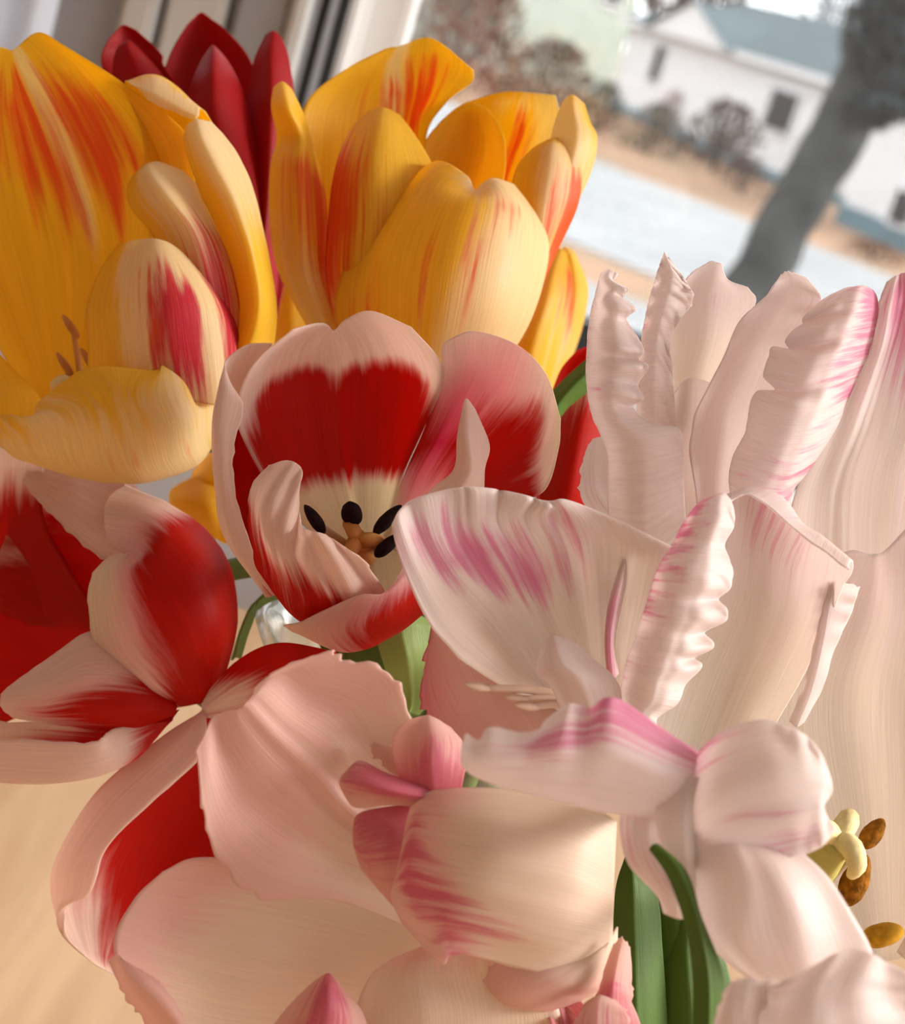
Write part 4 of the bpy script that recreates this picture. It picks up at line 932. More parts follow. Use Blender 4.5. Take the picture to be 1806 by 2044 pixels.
petal(t, D, [[(400, 1400, 50), (405, 1415, 40), (410, 1432, 50)], [(470, 1322, -30), (490, 1370, -60), (485, 1440, -30)], [(555, 1283, -130), (580, 1340, -150), (560, 1440, -130)], [(670, 1300, -200), (680, 1350, -210), (660, 1420, -200)]],
      MW, pig=[[.2, .3, .4], [.95, .4, .4], [1, .9, .7], [1, 1, 1]])

# ---- pink parrot tulip at the top right
D = 0.40
t = tulip('parrot_tulip', 'tall pale pink parrot tulip with ruffled upright petals against the window', D, (1440, 1120, 150))
petal(t, D, [[(1215, 1090, 70), (1290, 1115, 50), (1370, 1060, 50)],
             [(1213, 1000, 50), (1285, 1000, 10), (1364, 965, 30)],
             [(1213, 920, 40), (1285, 915, -20), (1364, 905, 10)],
             [(1200, 870, 40), (1270, 870, -30), (1354, 856, 0)],
             [(1185, 838, 45), (1240, 845, -25), (1300, 846, -5)],
             [(1176, 805, 50), (1220, 812, -20), (1262, 812, 15)],
             [(1172, 775, 50), (1222, 780, -40), (1284, 796, -30)],
             [(1170, 750, 52), (1222, 757, -30), (1272, 768, 5)],
             [(1170, 728, 55), (1225, 733, -48), (1295, 732, -40)],
             [(1171, 708, 57), (1225, 712, -22), (1271, 717, 10)],
             [(1172, 692, 58), (1225, 694, -42), (1285, 702, -32)],
             [(1173, 668, 60), (1224, 668, -28), (1270, 672, -5)],
             [(1176, 643, 62), (1222, 640, -14), (1250, 637, 12)],
             [(1181, 615, 66), (1222, 611, -28), (1268, 616, -22)],
             [(1187, 594, 70), (1216, 588, 0), (1243, 592, 15)],
             [(1190, 580, 72), (1222, 573, 5), (1254, 577, 0)],
             [(1195, 560, 76), (1212, 553, 30), (1224, 562, 35)],
             [(1200, 545, 80), (1216, 538, 50), (1235, 549, 45)]],
      MP, pig=[[0] * 5, [0, .1, .1, .05, 0], [.2, .35, .3, 0, 0], [.3, 0, 0, 0, 0], [.3, 0, 0, 0, 0], [.2, 0, 0, 0, 0], [.1, 0, 0, 0, 0]], teeth=4, tf=14, tipteeth=0, nu=48, nv=150, swap=True, cross=1.6, cf=9, tside='R')
petal(t, D, [[(1270, 1000, 120), (1310, 1010, 120), (1360, 1000, 120)], [(1272, 770, 100), (1305, 765, 60), (1344, 770, 90)], [(1280, 680, 100), (1310, 670, 50), (1338, 682, 80)], [(1293, 610, 100), (1328, 600, 50), (1380, 602, 80)], [(1310, 550, 100), (1340, 550, 60), (1374, 570, 80)], [(1322, 514, 100), (1327, 508, 95), (1336, 518, 95)]],
      MP, pig=[[0] * 3, [.3, .1, 0], [.3, .1, 0], [.1, 0, .1], [0, 0, 0]], rip=12, rf=7, rph=.3, teeth=10, tf=7, nv=80, tside='R', swap=True, cross=3.5, cf=8)
petal(t, D, [[(1340, 1060, 190), (1400, 1070, 200), (1440, 1050, 190)], [(1330, 800, 190), (1390, 790, 220), (1450, 780, 180)], [(1338, 680, 180), (1410, 680, 210), (1485, 660, 160)], [(1350, 590, 170), (1420, 590, 190), (1506, 598, 150)], [(1370, 556, 160), (1400, 530, 168), (1434, 522, 170), (1452, 556, 160), (1490, 572, 150)]],
      MP, crm=[[.6] * 3, [.8] * 3, [.6] * 3, [.1] * 3, [0] * 3], pig=[[0] * 3, [0] * 3, [0, .1, 0], [.1, .35, .1], [0, .1, 0]], teeth=8, tf=5)
petal(t, D, [[(1260, 1100, 150), (1340, 1110, 160), (1450, 1100, 150)], [(1270, 950, 130), (1340, 930, 165), (1440, 940, 130)], [(1320, 850, 130), (1370, 840, 160), (1440, 850, 130)], [(1345, 785, 135), (1375, 755, 150), (1425, 765, 135)]], MP, crm=[[.4] * 3, [.3] * 3, [0] * 3])
petal(t, D, [[(1400, 1100, 110), (1440, 1110, 120), (1490, 1090, 100)], [(1388, 980, 80), (1430, 970, 115), (1490, 960, 80)], [(1378, 890, 70), (1440, 880, 110), (1520, 870, 70)], [(1395, 810, 60), (1455, 800, 100), (1550, 790, 60)], [(1440, 720, 60), (1500, 700, 90), (1590, 690, 60)], [(1475, 642, 70), (1540, 632, 90), (1625, 632, 70)], [(1530, 588, 80), (1582, 575, 85), (1640, 598, 80)], [(1558, 549, 90), (1574, 542, 90), (1608, 554, 90)]],
      MP, pig=[[0] * 3, [.1, 0, 0], [.1, 0, 0], [0, 0, .1], [0, .05, .3], [0, .1, .4], [0, 0, .1]], rip=8, rf=5, teeth=5, tf=5, nv=60)
petal(t, D, [[(1470, 1060, 20), (1500, 1080, 10), (1540, 1080, 10), (1570, 1060, 40)],
             [(1456, 976, -20), (1490, 990, -40), (1540, 1000, -40), (1580, 985, 10)],
             [(1455, 945, -25), (1500, 960, -60), (1560, 970, -50), (1605, 950, 10)],
             [(1463, 910, -30), (1520, 928, -70), (1578, 938, -60), (1632, 912, 10)],
             [(1484, 872, -30), (1535, 893, -75), (1595, 900, -65), (1655, 876, 10)],
             [(1492, 840, -30), (1550, 862, -80), (1612, 865, -70), (1675, 840, 12)],
             [(1495, 812, -35), (1560, 835, -80), (1625, 835, -70), (1688, 805, 15)],
             [(1508, 782, -45), (1575, 806, -88), (1640, 804, -70), (1700, 778, 18)],
             [(1546, 778, -10), (1590, 783, -58), (1648, 778, -62), (1710, 756, 20)],
             [(1524, 750, -50), (1594, 764, -88), (1655, 756, -70), (1720, 734, 22)],
             [(1534, 716, -44), (1606, 736, -86), (1666, 729, -70), (1730, 712, 25)],
             [(1541, 693, -38), (1616, 712, -82), (1676, 703, -68), (1738, 690, 28)],
             [(1581, 700, 0), (1627, 692, -48), (1685, 681, -56), (1743, 669, 30)],
             [(1567, 682, -40), (1636, 671, -72), (1693, 660, -60), (1747, 650, 32)],
             [(1584, 660, -28), (1645, 648, -62), (1702, 638, -52), (1751, 630, 36)],
             [(1604, 646, 0), (1655, 630, -42), (1710, 618, -42), (1752, 615, 38)],
             [(1602, 636, -22), (1660, 612, -47), (1715, 598, -35), (1751, 602, 40)],
             [(1645, 597, 0), (1685, 582, -20), (1720, 576, -10), (1748, 590, 42)],
             [(1688, 575, 20), (1705, 573, 10), (1725, 571, 10), (1742, 580, 40)]],
      MP, pig=[[.3, .4, .6, .4], [.2, .3, .5, .4], [0, .1, .2, .35], [0, .05, .4, .5], [0, .1, .35, .5], [0, .1, .3, .7], [.1, .1, .3, .8], [.3, .3, .4, .8]], wave=2, wf=4, teeth=3, tf=14, tipteeth=0, nu=48, nv=160, tside='L', swap=True, cross=1.5, cf=8)
petal(t, D, [[(1560, 1180, 60), (1650, 1220, 90), (1720, 1220, 90), (1800, 1180, 70)], [(1585, 990, 30), (1650, 990, 50), (1720, 990, 60), (1840, 980, 30)], [(1660, 850, 30), (1700, 850, 20), (1760, 840, 40), (1870, 840, 20)], [(1725, 710, 40), (1755, 700, 15), (1800, 690, 40), (1890, 680, 20)], [(1750, 615, 50), (1775, 605, 25), (1820, 590, 45), (1890, 580, 40)], [(1770, 562, 60), (1790, 550, 55), (1812, 544, 60), (1860, 545, 60)]],
      MP, pig=[[0] * 4, [0, .1, 0, 0], [0, .2, .15, .3], [.1, .3, .5, .6], [.3, .5, .75, .6], [.2, .3, .5, .4]], crm=[[.5] * 4, [.5] * 4, [.3] * 4, [0] * 4, [0] * 4], rip=6, rf=5, wave=6, wf=3, nu=64, rib=7, ribw=0.06)
petal(t, D, [[(1240, 1080, 110), (1270, 1080, 100), (1310, 1060, 120)], [(1165, 1000, 100), (1200, 1000, 80), (1250, 990, 110)], [(1158, 950, 100), (1185, 940, 85), (1235, 940, 110)], [(1172, 895, 105), (1190, 870, 95), (1225, 880, 110)]],
      MP, pig=[[0] * 3, [.3, .4, .1], [.3, .3, 0], [0, 0, 0]], teeth=10, tf=6)

# ---- pink parrot tulip in the middle front
D = 0.37
t = tulip('parrot_tulip', 'pink parrot tulip with a broad magenta-streaked petal beside a rolled ruffled petal', D, (1180, 1445, 118))
petal(t, D, [[(1100, 1410, 100), (1130, 1425, 110), (1165, 1435, 115), (1200, 1435, 110), (1270, 1420, 90)], [(1000, 1368, 60), (1060, 1335, 110), (1130, 1310, 120), (1190, 1300, 105), (1280, 1310, 60)], [(918, 1312, 20), (990, 1240, 90), (1080, 1210, 100), (1180, 1190, 80), (1310, 1220, 30)],
             [(853, 1238, -10), (920, 1160, 50), (1040, 1120, 60), (1170, 1100, 40), (1335, 1150, 10)], [(803, 1130, -30), (870, 1080, 10), (1000, 1040, 20), (1150, 1040, 10), (1350, 1115, 0)],
             [(784, 1050, -30), (800, 1022, -20), (832, 1000, 0), (900, 981, 5), (960, 977, 10), (1050, 992, 0), (1100, 1008, -5), (1130, 999, 0), (1230, 1038, 0), (1350, 1097, 0)], [(795, 1050, 15), (840, 1005, 40), (960, 985, 50), (1120, 1010, 40), (1345, 1103, 30)]],
      MP, pig=[[0] * 9, [0, .1, 0, 0, 0, 0, 0, 0, 0], [.3, 0, 0, .1, .2, .1, .3, 0, 0], [.4, .1, .15, .5, .6, .4, .4, .1, 0], [.4, .2, .6, .7, .5, .25, .5, 0, .1], [.45, .4, .5, .3, .25, .1, .45, 0, .2], [.25, .1, 0, 0, 0, 0, .4, 0, .2], [0] * 9],
      crm=[[.9] * 5, [.8, .8, .8, .7, .6], [.7, .9, .8, .6, .6], [.4, .6, .5, .4, .6], [.1, .3, .2, .2, .4], [0] * 5], wave=5, wf=6.0, nu=110, nv=60, teeth=4, tf=5, creases=((-0.02, 0.022, 16, 0.45), (0.17, 0.028, 18, 0.4), (0.30, 0.03, -12, 0.3), (-0.22, 0.02, 9, 0.55)))
# pinched fold standing on the broad petal
petal(t, D, [[(1212, 1345, 70), (1222, 1356, 50), (1234, 1345, 70)], [(1208, 1280, 70), (1217, 1280, 40), (1226, 1285, 70)], [(1214, 1215, 55), (1225, 1210, 25), (1238, 1215, 55)], [(1228, 1160, 45), (1239, 1155, 20), (1250, 1160, 45)], [(1244, 1112, 38), (1250, 1108, 30), (1257, 1114, 38)]],
      MP, pig=[[.5, .6, .3], [.45, .6, .2], [.4, .6, .3], [.2, .4, .1], [0, .1, 0]], thd=[[.3, .3, .1], [.15, .2, 0], [0] * 3, [0] * 3, [0] * 3], nu=20)
petal(t, D, [[(1225, 1480, 20), (1260, 1490, -20), (1295, 1490, -30), (1320, 1470, -10)],
             [(1235, 1400, 10), (1265, 1420, -30), (1295, 1430, -35), (1310, 1435, -10)],
             [(1240, 1375, 5), (1280, 1392, -45), (1320, 1400, -45), (1352, 1403, -15)],
             [(1247, 1340, 0), (1290, 1355, -58), (1330, 1362, -55), (1368, 1365, -5)],
             [(1251, 1320, 0), (1298, 1335, -60), (1345, 1340, -60), (1400, 1330, -25)],
             [(1258, 1300, -4), (1305, 1312, -62), (1350, 1315, -58), (1385, 1313, 0)],
             [(1265, 1282, -6), (1312, 1293, -68), (1362, 1298, -68), (1424, 1290, -30)],
             [(1275, 1252, -8), (1322, 1262, -70), (1368, 1266, -64), (1405, 1262, 0)],
             [(1283, 1228, -10), (1332, 1238, -78), (1386, 1242, -80), (1445, 1240, -40)],
             [(1290, 1208, -10), (1338, 1216, -78), (1392, 1220, -80), (1452, 1218, -40)],
             [(1297, 1185, -10), (1345, 1192, -70), (1392, 1196, -66), (1432, 1196, 0)],
             [(1303, 1165, -10), (1352, 1170, -82), (1404, 1173, -84), (1455, 1175, -35)],
             [(1309, 1146, -10), (1358, 1148, -84), (1410, 1150, -84), (1461, 1146, -35)],
             [(1322, 1118, -5), (1368, 1118, -78), (1414, 1118, -78), (1456, 1118, -25)],
             [(1342, 1090, 0), (1384, 1086, -55), (1420, 1084, -55), (1446, 1087, 0)],
             [(1356, 1060, 0), (1394, 1055, -58), (1432, 1050, -60), (1463, 1053, -20)],
             [(1372, 1032, 5), (1406, 1026, -45), (1438, 1022, -45), (1465, 1028, -15)],
             [(1396, 1004, 12), (1420, 996, -18), (1440, 994, -20), (1460, 1003, 0)],
             [(1428, 990, 20), (1440, 985, 10), (1447, 986, 10), (1453, 992, 10)]],
      MP, pig=[[.2, .1, 0, 0], [.4, .1, 0, 0], [.3, .2, 0, 0], [.5, .3, .05, 0], [.5, .3, 0, 0], [.6, .4, .1, 0], [.6, .4, .3, .1]], wave=2, wf=3, teeth=3, tf=14, tipteeth=0, nu=48, nv=160, tside='R', swap=True, cross=1.5, cf=8)
petal(t, D, [[(1260, 1560, 110), (1350, 1570, 130), (1420, 1570, 130), (1480, 1560, 110)], [(1305, 1370, 120), (1420, 1370, 170), (1500, 1390, 170), (1590, 1370, 120)], [(1425, 1190, 110), (1490, 1200, 160), (1570, 1240, 150), (1645, 1250, 90)], [(1448, 1065, 90), (1510, 1080, 130), (1590, 1130, 120), (1685, 1165, 40)],
             [(1450, 990, 80), (1500, 976, 100), (1560, 995, 95), (1603, 1050, 90), (1640, 1072, 70), (1700, 1120, 30)], [(1456, 1003, 40), (1500, 990, 55), (1590, 1060, 45), (1692, 1135, 5)]],
      MP, crm=[[.9] * 4, [.8] * 4, [.5, .6, .6, .4], [.1] * 4, [0] * 4, [0] * 4], pig=[[0] * 4, [0] * 4, [.1] * 4, [.3, .35, .3, .1], [.4, .4, .3, .1], [.3, .3, .2, 0]], teeth=7, tf=5, nu=48, nv=56)
petal(t, D, [[(1575, 1440, 90), (1590, 1450, 80), (1605, 1440, 90)], [(1600, 1380, 95), (1618, 1378, 75), (1640, 1372, 95)], [(1622, 1300, 90), (1640, 1290, 70), (1665, 1290, 95)], [(1640, 1220, 85), (1655, 1210, 65), (1700, 1215, 95)], [(1655, 1165, 75), (1672, 1160, 60), (1715, 1170, 90)]], MP, pig=[[0] * 3, [.1, .1, 0], [.4, .3, .1], [.2, .1, 0]], rip=8, rf=5, teeth=8, tf=5)
petal(t, D, [[(1130, 1450, 20), (1190, 1450, -10), (1245, 1440, 0)], [(1100, 1372, 0), (1160, 1362, -50), (1233, 1362, -10)], [(1070, 1345, -10), (1120, 1322, -50), (1182, 1315, -20)], [(1082, 1295, -10), (1106, 1270, -30), (1142, 1282, -20)], [(1090, 1300, 20), (1112, 1285, 5), (1140, 1295, 10)]],
      MP, pig=[[.1, .1, .15], [.1, .1, .15], [.15, .2, .15], [.2, .2, .15]], teeth=6, tf=5)
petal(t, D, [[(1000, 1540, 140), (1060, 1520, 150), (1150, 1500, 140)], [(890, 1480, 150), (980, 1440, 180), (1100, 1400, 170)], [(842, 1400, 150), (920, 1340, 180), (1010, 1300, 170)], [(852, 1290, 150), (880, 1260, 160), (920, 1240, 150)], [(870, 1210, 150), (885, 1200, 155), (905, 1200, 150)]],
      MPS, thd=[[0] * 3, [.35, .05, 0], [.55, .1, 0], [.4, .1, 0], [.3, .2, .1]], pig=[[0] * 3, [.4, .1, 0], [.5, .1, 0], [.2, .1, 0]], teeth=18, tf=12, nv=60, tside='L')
for (bx, by, bz), (tx, ty, tz) in (((1180, 1405, 60), (962, 1372, -20)), ((1180, 1415, 60), (1040, 1395, 0)), ((1190, 1420, 50), (1060, 1410, -10))):
    stamen(t, D, (bx, by, bz), (tx, ty, tz), (0.0011, 0.0030), M_PINKFIL, M_PINKFIL, bend=0.001)

# ---- pink parrot tulip on the right, open towards the room
D = 0.375
t = tulip('parrot_tulip', 'wide open pale parrot tulip showing its yellow base and pollen', D, (1740, 1960, 220))
petal(t, D, [[(1690, 1900, 210), (1750, 1920, 230), (1850, 1900, 210)], [(1480, 1620, 180), (1700, 1600, 230), (1900, 1600, 190)], [(1440, 1430, 175), (1680, 1390, 215), (1920, 1400, 160)], [(1530, 1240, 155), (1730, 1220, 180), (1920, 1200, 120)], [(1630, 1130, 130), (1695, 1099, 135), (1740, 1106, 140), (1770, 1095, 130), (1830, 1030, 110), (1900, 960, 100)]],
      MP, crm=[[.9] * 5, [.8] * 5, [.7] * 5, [.4] * 5, [0] * 5], thd=None, nu=48, nv=52, wave=5, wf=3)
petal(t, D, [[(1650, 1930, 230), (1740, 1960, 240), (1850, 1930, 230)], [(1640, 2000, 200), (1740, 2010, 200), (1880, 1990, 190)], [(1620, 2100, 130), (1760, 2120, 120), (1920, 2090, 130)]], MP, crm=[[1] * 3, [.9] * 3, [.6] * 3])
petal(t, D, [[(1790, 1900, 215), (1820, 1930, 215), (1830, 1960, 215)], [(1900, 1700, 180), (1960, 1850, 190), (1960, 2000, 170)], [(1980, 1550, 90), (2060, 1780, 90), (2040, 2020, 80)]], MP, crm=[[.9] * 3, [.6] * 3, [.2] * 3])
stamen(t, D, (1620, 1830, 200), (1700, 1772, 110), (0.0030, 0.0062), M_BROWNANTHER, M_FIL, tilt=(0.35, -0.9, -0.2))
stamen(t, D, (1620, 1790, 200), (1735, 1672, 120), (0.0022, 0.0040), M_BROWNANTHER, M_FIL, tilt=(0.6, -0.7, 0.2))
stamen(t, D, (1650, 1880, 200), (1620, 1700, 130), (0.0022, 0.0040), M_BROWNANTHER, M_FIL)
stamen(t, D, (1700, 1900, 195), (1752, 1868, 140), (0.0035, 0.0050), plain('yellow_anther', (0.70, 0.38, 0.03), 0.8, 0.2, 0.2, 300), M_FIL, tilt=(0.6, -0.3, -0.6))
pistil(t, D, (1590, 1790, 195), (1672, 1672, 60), 0.0048, M_PISTG, M_STIG, 0.0042)

# ---- pink parrot tulip low on the left front
D = 0.355
t = tulip('parrot_tulip', 'salmon pink parrot tulip with red streaked inner petals, over the table', D, (960, 1760, 130))
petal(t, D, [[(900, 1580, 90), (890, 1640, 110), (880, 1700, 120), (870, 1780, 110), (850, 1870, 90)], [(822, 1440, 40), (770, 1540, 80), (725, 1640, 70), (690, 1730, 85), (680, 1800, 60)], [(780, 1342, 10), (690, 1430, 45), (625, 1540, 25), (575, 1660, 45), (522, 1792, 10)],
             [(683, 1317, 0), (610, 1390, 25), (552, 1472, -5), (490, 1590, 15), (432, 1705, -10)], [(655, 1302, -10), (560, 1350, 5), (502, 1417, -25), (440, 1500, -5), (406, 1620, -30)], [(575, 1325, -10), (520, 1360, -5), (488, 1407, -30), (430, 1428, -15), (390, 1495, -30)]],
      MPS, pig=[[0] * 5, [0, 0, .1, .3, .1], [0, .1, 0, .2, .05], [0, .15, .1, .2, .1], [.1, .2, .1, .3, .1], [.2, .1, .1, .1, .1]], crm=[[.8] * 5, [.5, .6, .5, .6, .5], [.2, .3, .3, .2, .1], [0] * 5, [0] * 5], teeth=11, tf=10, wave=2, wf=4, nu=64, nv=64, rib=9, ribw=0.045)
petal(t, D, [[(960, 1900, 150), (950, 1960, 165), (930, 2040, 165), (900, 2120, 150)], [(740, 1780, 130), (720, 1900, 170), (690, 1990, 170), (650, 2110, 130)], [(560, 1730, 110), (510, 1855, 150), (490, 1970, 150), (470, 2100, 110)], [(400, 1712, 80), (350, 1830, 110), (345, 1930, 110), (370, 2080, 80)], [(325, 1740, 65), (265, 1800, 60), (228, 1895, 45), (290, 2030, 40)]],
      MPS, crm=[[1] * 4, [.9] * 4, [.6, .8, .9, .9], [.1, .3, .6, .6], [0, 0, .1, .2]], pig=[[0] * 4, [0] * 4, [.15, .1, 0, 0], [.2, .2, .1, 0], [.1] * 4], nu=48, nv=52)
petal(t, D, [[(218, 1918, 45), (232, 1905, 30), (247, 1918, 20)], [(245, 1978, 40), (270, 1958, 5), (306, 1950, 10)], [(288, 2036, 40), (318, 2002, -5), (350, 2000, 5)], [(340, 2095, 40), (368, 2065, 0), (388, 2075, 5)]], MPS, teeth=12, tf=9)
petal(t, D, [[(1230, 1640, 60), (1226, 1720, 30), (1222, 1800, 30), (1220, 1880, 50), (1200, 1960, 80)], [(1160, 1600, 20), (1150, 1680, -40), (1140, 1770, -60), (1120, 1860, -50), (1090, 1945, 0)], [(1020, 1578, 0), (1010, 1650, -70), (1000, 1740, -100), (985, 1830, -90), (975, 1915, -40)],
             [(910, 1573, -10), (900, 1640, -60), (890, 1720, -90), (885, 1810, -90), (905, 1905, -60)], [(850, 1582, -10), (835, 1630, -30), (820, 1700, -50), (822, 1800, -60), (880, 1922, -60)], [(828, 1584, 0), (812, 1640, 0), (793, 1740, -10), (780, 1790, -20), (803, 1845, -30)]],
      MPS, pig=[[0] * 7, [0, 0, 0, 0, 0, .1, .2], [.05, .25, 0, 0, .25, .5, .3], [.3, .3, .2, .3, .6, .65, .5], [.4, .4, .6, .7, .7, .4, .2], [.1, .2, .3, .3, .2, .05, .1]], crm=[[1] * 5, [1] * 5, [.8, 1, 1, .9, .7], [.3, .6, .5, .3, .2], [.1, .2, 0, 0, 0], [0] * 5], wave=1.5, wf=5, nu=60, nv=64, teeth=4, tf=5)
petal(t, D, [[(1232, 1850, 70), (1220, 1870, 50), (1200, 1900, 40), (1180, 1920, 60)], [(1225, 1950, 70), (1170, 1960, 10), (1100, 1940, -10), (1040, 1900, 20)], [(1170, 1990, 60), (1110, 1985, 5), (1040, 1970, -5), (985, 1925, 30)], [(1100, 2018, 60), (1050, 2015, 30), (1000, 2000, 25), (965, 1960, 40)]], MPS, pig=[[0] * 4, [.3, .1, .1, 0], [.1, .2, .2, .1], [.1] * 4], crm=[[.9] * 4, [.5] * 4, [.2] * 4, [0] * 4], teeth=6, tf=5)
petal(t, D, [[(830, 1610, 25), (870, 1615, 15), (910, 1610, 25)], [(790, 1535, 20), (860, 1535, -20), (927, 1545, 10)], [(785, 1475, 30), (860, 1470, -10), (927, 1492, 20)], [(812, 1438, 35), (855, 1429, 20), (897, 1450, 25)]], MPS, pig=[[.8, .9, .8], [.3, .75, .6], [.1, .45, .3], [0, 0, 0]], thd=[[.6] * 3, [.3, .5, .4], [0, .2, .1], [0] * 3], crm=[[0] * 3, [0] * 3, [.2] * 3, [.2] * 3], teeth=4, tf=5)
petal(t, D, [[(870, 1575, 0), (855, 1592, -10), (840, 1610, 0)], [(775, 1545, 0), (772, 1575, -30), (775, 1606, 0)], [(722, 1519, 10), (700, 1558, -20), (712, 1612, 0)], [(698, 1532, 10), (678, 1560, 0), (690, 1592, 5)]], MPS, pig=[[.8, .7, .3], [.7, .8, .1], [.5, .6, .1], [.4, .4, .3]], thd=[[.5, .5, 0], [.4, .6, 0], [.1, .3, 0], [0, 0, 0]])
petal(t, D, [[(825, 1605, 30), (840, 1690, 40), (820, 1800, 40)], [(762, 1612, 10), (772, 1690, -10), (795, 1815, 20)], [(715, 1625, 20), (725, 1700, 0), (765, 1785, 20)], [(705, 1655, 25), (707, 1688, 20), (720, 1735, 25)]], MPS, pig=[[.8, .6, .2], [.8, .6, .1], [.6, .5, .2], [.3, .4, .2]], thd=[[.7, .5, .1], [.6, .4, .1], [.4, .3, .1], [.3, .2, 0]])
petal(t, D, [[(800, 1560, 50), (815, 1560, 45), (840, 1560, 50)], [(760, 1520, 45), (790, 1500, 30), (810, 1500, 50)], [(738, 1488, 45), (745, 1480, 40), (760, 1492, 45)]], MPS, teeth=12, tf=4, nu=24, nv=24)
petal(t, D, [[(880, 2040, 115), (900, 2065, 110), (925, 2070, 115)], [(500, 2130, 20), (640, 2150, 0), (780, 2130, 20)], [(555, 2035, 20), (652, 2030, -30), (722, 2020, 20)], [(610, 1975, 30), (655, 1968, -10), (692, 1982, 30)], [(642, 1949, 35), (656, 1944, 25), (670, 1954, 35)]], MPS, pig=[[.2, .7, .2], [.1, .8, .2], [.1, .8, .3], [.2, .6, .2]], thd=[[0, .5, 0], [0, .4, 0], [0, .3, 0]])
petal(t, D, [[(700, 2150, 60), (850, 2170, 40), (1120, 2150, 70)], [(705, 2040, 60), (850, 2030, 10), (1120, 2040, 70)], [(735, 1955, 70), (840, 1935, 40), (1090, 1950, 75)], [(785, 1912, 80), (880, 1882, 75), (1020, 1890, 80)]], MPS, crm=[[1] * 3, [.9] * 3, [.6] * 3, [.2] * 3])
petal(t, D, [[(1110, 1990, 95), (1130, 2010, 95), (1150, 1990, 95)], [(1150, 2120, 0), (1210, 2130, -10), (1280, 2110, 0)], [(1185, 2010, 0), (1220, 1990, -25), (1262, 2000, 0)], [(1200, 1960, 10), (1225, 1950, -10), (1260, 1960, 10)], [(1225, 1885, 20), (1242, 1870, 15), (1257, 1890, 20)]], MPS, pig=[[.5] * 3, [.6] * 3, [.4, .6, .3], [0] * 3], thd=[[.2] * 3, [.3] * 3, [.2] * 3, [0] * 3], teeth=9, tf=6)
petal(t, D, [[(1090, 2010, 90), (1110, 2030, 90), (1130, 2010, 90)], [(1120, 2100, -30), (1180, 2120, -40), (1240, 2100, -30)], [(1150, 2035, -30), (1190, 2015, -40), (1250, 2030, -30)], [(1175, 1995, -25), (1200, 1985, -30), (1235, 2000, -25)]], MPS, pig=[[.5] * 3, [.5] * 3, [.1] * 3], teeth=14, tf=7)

# ---- nearest parrot tulip, out of focus
D = 0.315
t = tulip('parrot_tulip', 'white parrot tulip with pink flecks spreading three petals, with a curved green leaf', D, (1400, 1700, 60))
petal(t, D, [[(1400, 1505, 25), (1395, 1545, 10), (1390, 1595, 15), (1370, 1650, 40)],
             [(1336, 1465, 0), (1325, 1520, -30), (1315, 1572, -20), (1290, 1631, 30)],
             [(1250, 1404, -20), (1240, 1480, -60), (1230, 1545, -40), (1200, 1621, 20)],
             [(1211, 1393, -35), (1200, 1470, -65), (1190, 1538, -45), (1165, 1612, 18)],
             [(1178, 1413, -5), (1165, 1475, -50), (1155, 1535, -42), (1130, 1604, 15)],
             [(1136, 1405, -35), (1122, 1475, -68), (1112, 1530, -50), (1095, 1596, 12)],
             [(1090, 1438, -20), (1080, 1485, -60), (1070, 1530, -48), (1055, 1584, 8)],
             [(1078, 1456, -15), (1055, 1490, -55), (1045, 1530, -45), (1020, 1574, 4)],
             [(1040, 1463, -25), (1020, 1492, -58), (1010, 1530, -48), (985, 1565, 2)],
             [(978, 1452, -40), (975, 1490, -60), (970, 1528, -50), (955, 1553, -5)],
             [(958, 1478, -20), (950, 1494, -50), (945, 1522, -50), (938, 1543, -12)],
             [(930, 1464, -42), (922, 1490, -52), (919, 1512, -52), (924, 1530, -20)]],
      MP, pig=[[.6, .4, .1, 0], [.85, .5, 0, 0], [.3, .55, .2, 0], [0, .5, .25, 0], [0, .25, .2, 0], [0] * 4], nu=44, nv=120)
petal(t, D, [[(1378, 1520, 20), (1370, 1600, 0), (1375, 1680, 0), (1390, 1730, 0)], [(1440, 1462, 0), (1450, 1560, -50), (1450, 1640, -40), (1460, 1728, 0)], [(1530, 1437, -10), (1550, 1540, -70), (1550, 1630, -60), (1550, 1715, 0)], [(1610, 1470, -20), (1630, 1550, -50), (1630, 1620, -50), (1630, 1695, -10)], [(1645, 1515, -10), (1660, 1575, -20), (1643, 1612, -30), (1668, 1655, -10)]],
      MP, pig=[[.6, .3, .2, .2], [.4, .1, .25, .3], [.15, .05, .3, .4], [0, .05, .2, .35], [0] * 4], wave=5, wf=3, rip=6, rf=3)
petal(t, D, [[(1370, 1650, 0), (1430, 1665, -10), (1500, 1680, -10), (1600, 1700, 0)], [(1385, 1770, 10), (1460, 1770, -50), (1550, 1760, -60), (1655, 1755, 0)], [(1400, 1860, 20), (1470, 1865, -50), (1590, 1865, -60), (1712, 1845, 0)], [(1445, 1915, 20), (1510, 1930, -20), (1610, 1930, -30), (1738, 1895, 10)], [(1500, 1957, 30), (1550, 1968, 20), (1620, 1952, 20), (1745, 1935, 20)]],
      MP, pig=[[.1] * 4, [0, .1, .25, .1], [0, 0, .1, 0], [0] * 4], wave=6, wf=3)
petal(t, D, [[(1240, 1600, 60), (1300, 1590, 50), (1390, 1560, 60)], [(1238, 1660, 60), (1290, 1660, 30), (1390, 1650, 60)], [(1255, 1725, 60), (1310, 1730, 20), (1385, 1730, 60)], [(1310, 1785, 60), (1345, 1790, 25), (1390, 1790, 60)], [(1325, 1822, 65), (1350, 1832, 50), (1385, 1836, 65)]], MP, pig=[[.2, .3, 0], [.5, .3, 0], [.2, .4, .1], [0] * 3], crm=[[.3] * 3, [.3] * 3, [.1] * 3])
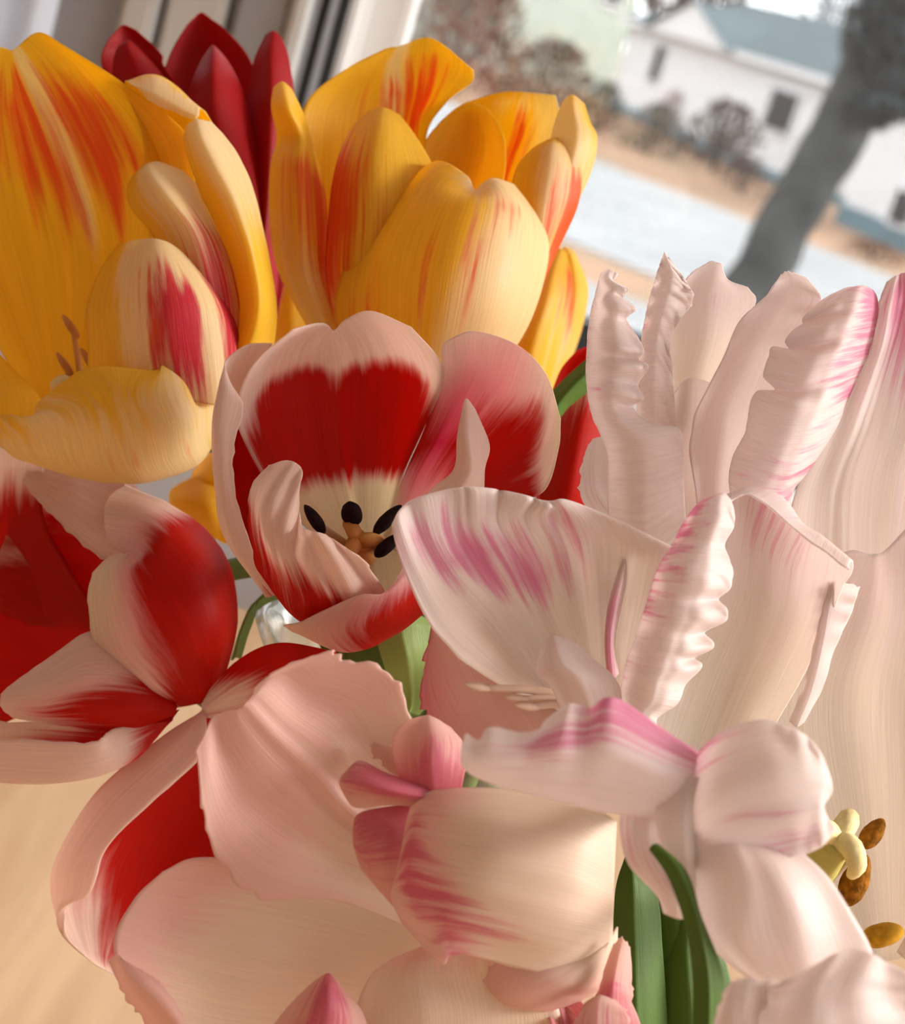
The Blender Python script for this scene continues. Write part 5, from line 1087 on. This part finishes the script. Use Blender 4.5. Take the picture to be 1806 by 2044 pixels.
petal(t, D, [[(1388, 1890, 30), (1400, 1895, 25), (1415, 1890, 30)], [(1345, 1760, 20), (1375, 1760, 0), (1420, 1760, 20)], [(1310, 1640, 10), (1365, 1640, -15), (1420, 1640, 15)], [(1320, 1560, 15), (1380, 1550, -10), (1430, 1560, 15)]], MP, crm=[[.9] * 3, [.7] * 3, [.3] * 3, [.1] * 3])
petal(t, D, [[(1380, 2120, -20), (1410, 2120, -40), (1440, 2120, -20)], [(1385, 1960, -20), (1412, 1955, -40), (1442, 1960, -20)], [(1368, 1840, -20), (1388, 1830, -38), (1395, 1830, -20)], [(1335, 1750, -15), (1352, 1735, -28), (1368, 1745, -15)], [(1297, 1694, -10), (1303, 1686, -14), (1315, 1690, -10)]], M_LEAF, name='leaf', thick=0.001)

# ---- ruffled petals at the bottom right corner
D = 0.295
t = tulip('parrot_tulip', 'blurred pale pink ruffled parrot tulip below the white flecked one', D, (1620, 2220, 60))
petal(t, D, [[(1560, 2200, 40), (1620, 2210, 20), (1680, 2200, 40)], [(1430, 2080, 20), (1480, 2070, -30), (1540, 2060, 10)], [(1440, 1995, 20), (1475, 1985, -15), (1530, 1985, 10)], [(1458, 1960, 25), (1490, 1953, 10), (1540, 1960, 20)]], MP, pig=[[.1] * 3, [.1] * 3, [.05] * 3], rip=5, rf=3, teeth=10, tf=5, wave=3, wf=3)
petal(t, D, [[(1580, 2210, 20), (1640, 2220, 0), (1700, 2210, 20)], [(1500, 2070, 10), (1650, 2060, -60), (1850, 2070, 10)], [(1530, 1985, 15), (1660, 1980, -40), (1830, 1990, 10)], [(1570, 1955, 20), (1640, 1920, 0), (1690, 1893, 0), (1740, 1898, 5), (1770, 1925, 5), (1840, 1955, 10)]], MP, rip=5, rf=3, teeth=12, tf=4, wave=5, wf=3)
petal(t, D, [[(1600, 2220, 60), (1660, 2230, 80), (1720, 2220, 60)], [(1560, 2100, 80), (1680, 2090, 120), (1820, 2100, 80)], [(1600, 2010, 80), (1690, 2000, 100), (1800, 2010, 80)]], MP)

# ---- green leaves
D = 0.42
t = tulip('tulip_leaves', 'dark green tulip leaves rising beside the white flecked tulip', D, (1330, 2200, 60), cat='leaves')
petal(t, D, [[(1255, 2250, 20), (1290, 2260, 0), (1330, 2250, 20)], [(1225, 2050, 20), (1270, 2050, -30), (1330, 2050, 10)], [(1225, 1900, 20), (1265, 1890, -25), (1320, 1890, 10)], [(1230, 1780, 25), (1262, 1770, -10), (1310, 1790, 15)], [(1248, 1715, 30), (1258, 1705, 22), (1272, 1722, 30)]], M_LEAF, name='leaf', thick=0.0008)
petal(t, D, [[(1280, 2250, 60), (1330, 2260, 50), (1400, 2250, 60)], [(1280, 2050, 60), (1350, 2050, 30), (1450, 2050, 60)], [(1270, 1880, 60), (1350, 1870, 30), (1440, 1880, 60)], [(1280, 1740, 60), (1340, 1730, 45), (1410, 1760, 60)], [(1300, 1650, 60), (1340, 1640, 55), (1380, 1660, 60)]], M_LEAF, name='leaf', thick=0.0008)
petal(t, D, [[(1340, 2250, 30), (1380, 2260, 20), (1450, 2250, 30)], [(1320, 2060, 30), (1380, 2060, 0), (1470, 2060, 40)], [(1325, 1930, 35), (1370, 1920, 10), (1450, 1930, 45)], [(1350, 1840, 40), (1370, 1835, 30), (1420, 1850, 50)]], M_LEAF, name='leaf', thick=0.0008)
D = 0.425
t = tulip('tulip_leaves', 'pale green tulip leaf below the open white and red tulip', D, (800, 1425, 250), cat='leaves')
petal(t, D, [[(785, 1425, 245), (810, 1430, 232), (835, 1425, 245)], [(790, 1398, 170), (820, 1395, 150), (858, 1395, 170)], [(770, 1335, 80), (815, 1330, 50), (862, 1328, 80)], [(755, 1270, 60), (800, 1255, 35), (860, 1260, 60)], [(790, 1230, 65), (815, 1222, 58), (850, 1235, 65)]], M_LEAF, crm=[[1] * 3, [1] * 3], name='leaf', thick=0.0008)
petal(t, D, [[(765, 1415, 275), (790, 1420, 268), (815, 1415, 275)], [(705, 1360, 200), (765, 1355, 175), (830, 1350, 200)], [(690, 1300, 140), (760, 1290, 110), (850, 1280, 140)], [(720, 1225, 110), (790, 1210, 90), (870, 1215, 110)]], M_LEAF, name='leaf', thick=0.0008)
D = 0.46
t = tulip('tulip_leaves', 'olive tulip leaf beside the glass vase rim', D, (680, 1345, 198), cat='leaves')
petal(t, D, [[(640, 1250, 160), (665, 1255, 150), (690, 1250, 160)], [(575, 1195, 140), (592, 1180, 125), (612, 1175, 140)], [(515, 1215, 120), (520, 1195, 110), (535, 1180, 120)], [(480, 1270, 110), (483, 1255, 95), (500, 1250, 110)], [(462, 1318, 110), (470, 1312, 105), (480, 1316, 110)]], M_LEAF, crm=[[1] * 3, [1] * 3], name='leaf', thick=0.0008)
petal(t, D, [[(660, 1330, 200), (690, 1340, 190), (720, 1330, 200)], [(610, 1230, 170), (640, 1225, 150), (680, 1230, 170)], [(560, 1160, 150), (580, 1150, 140), (605, 1165, 150)]], M_LEAF, name='leaf', thick=0.0008)
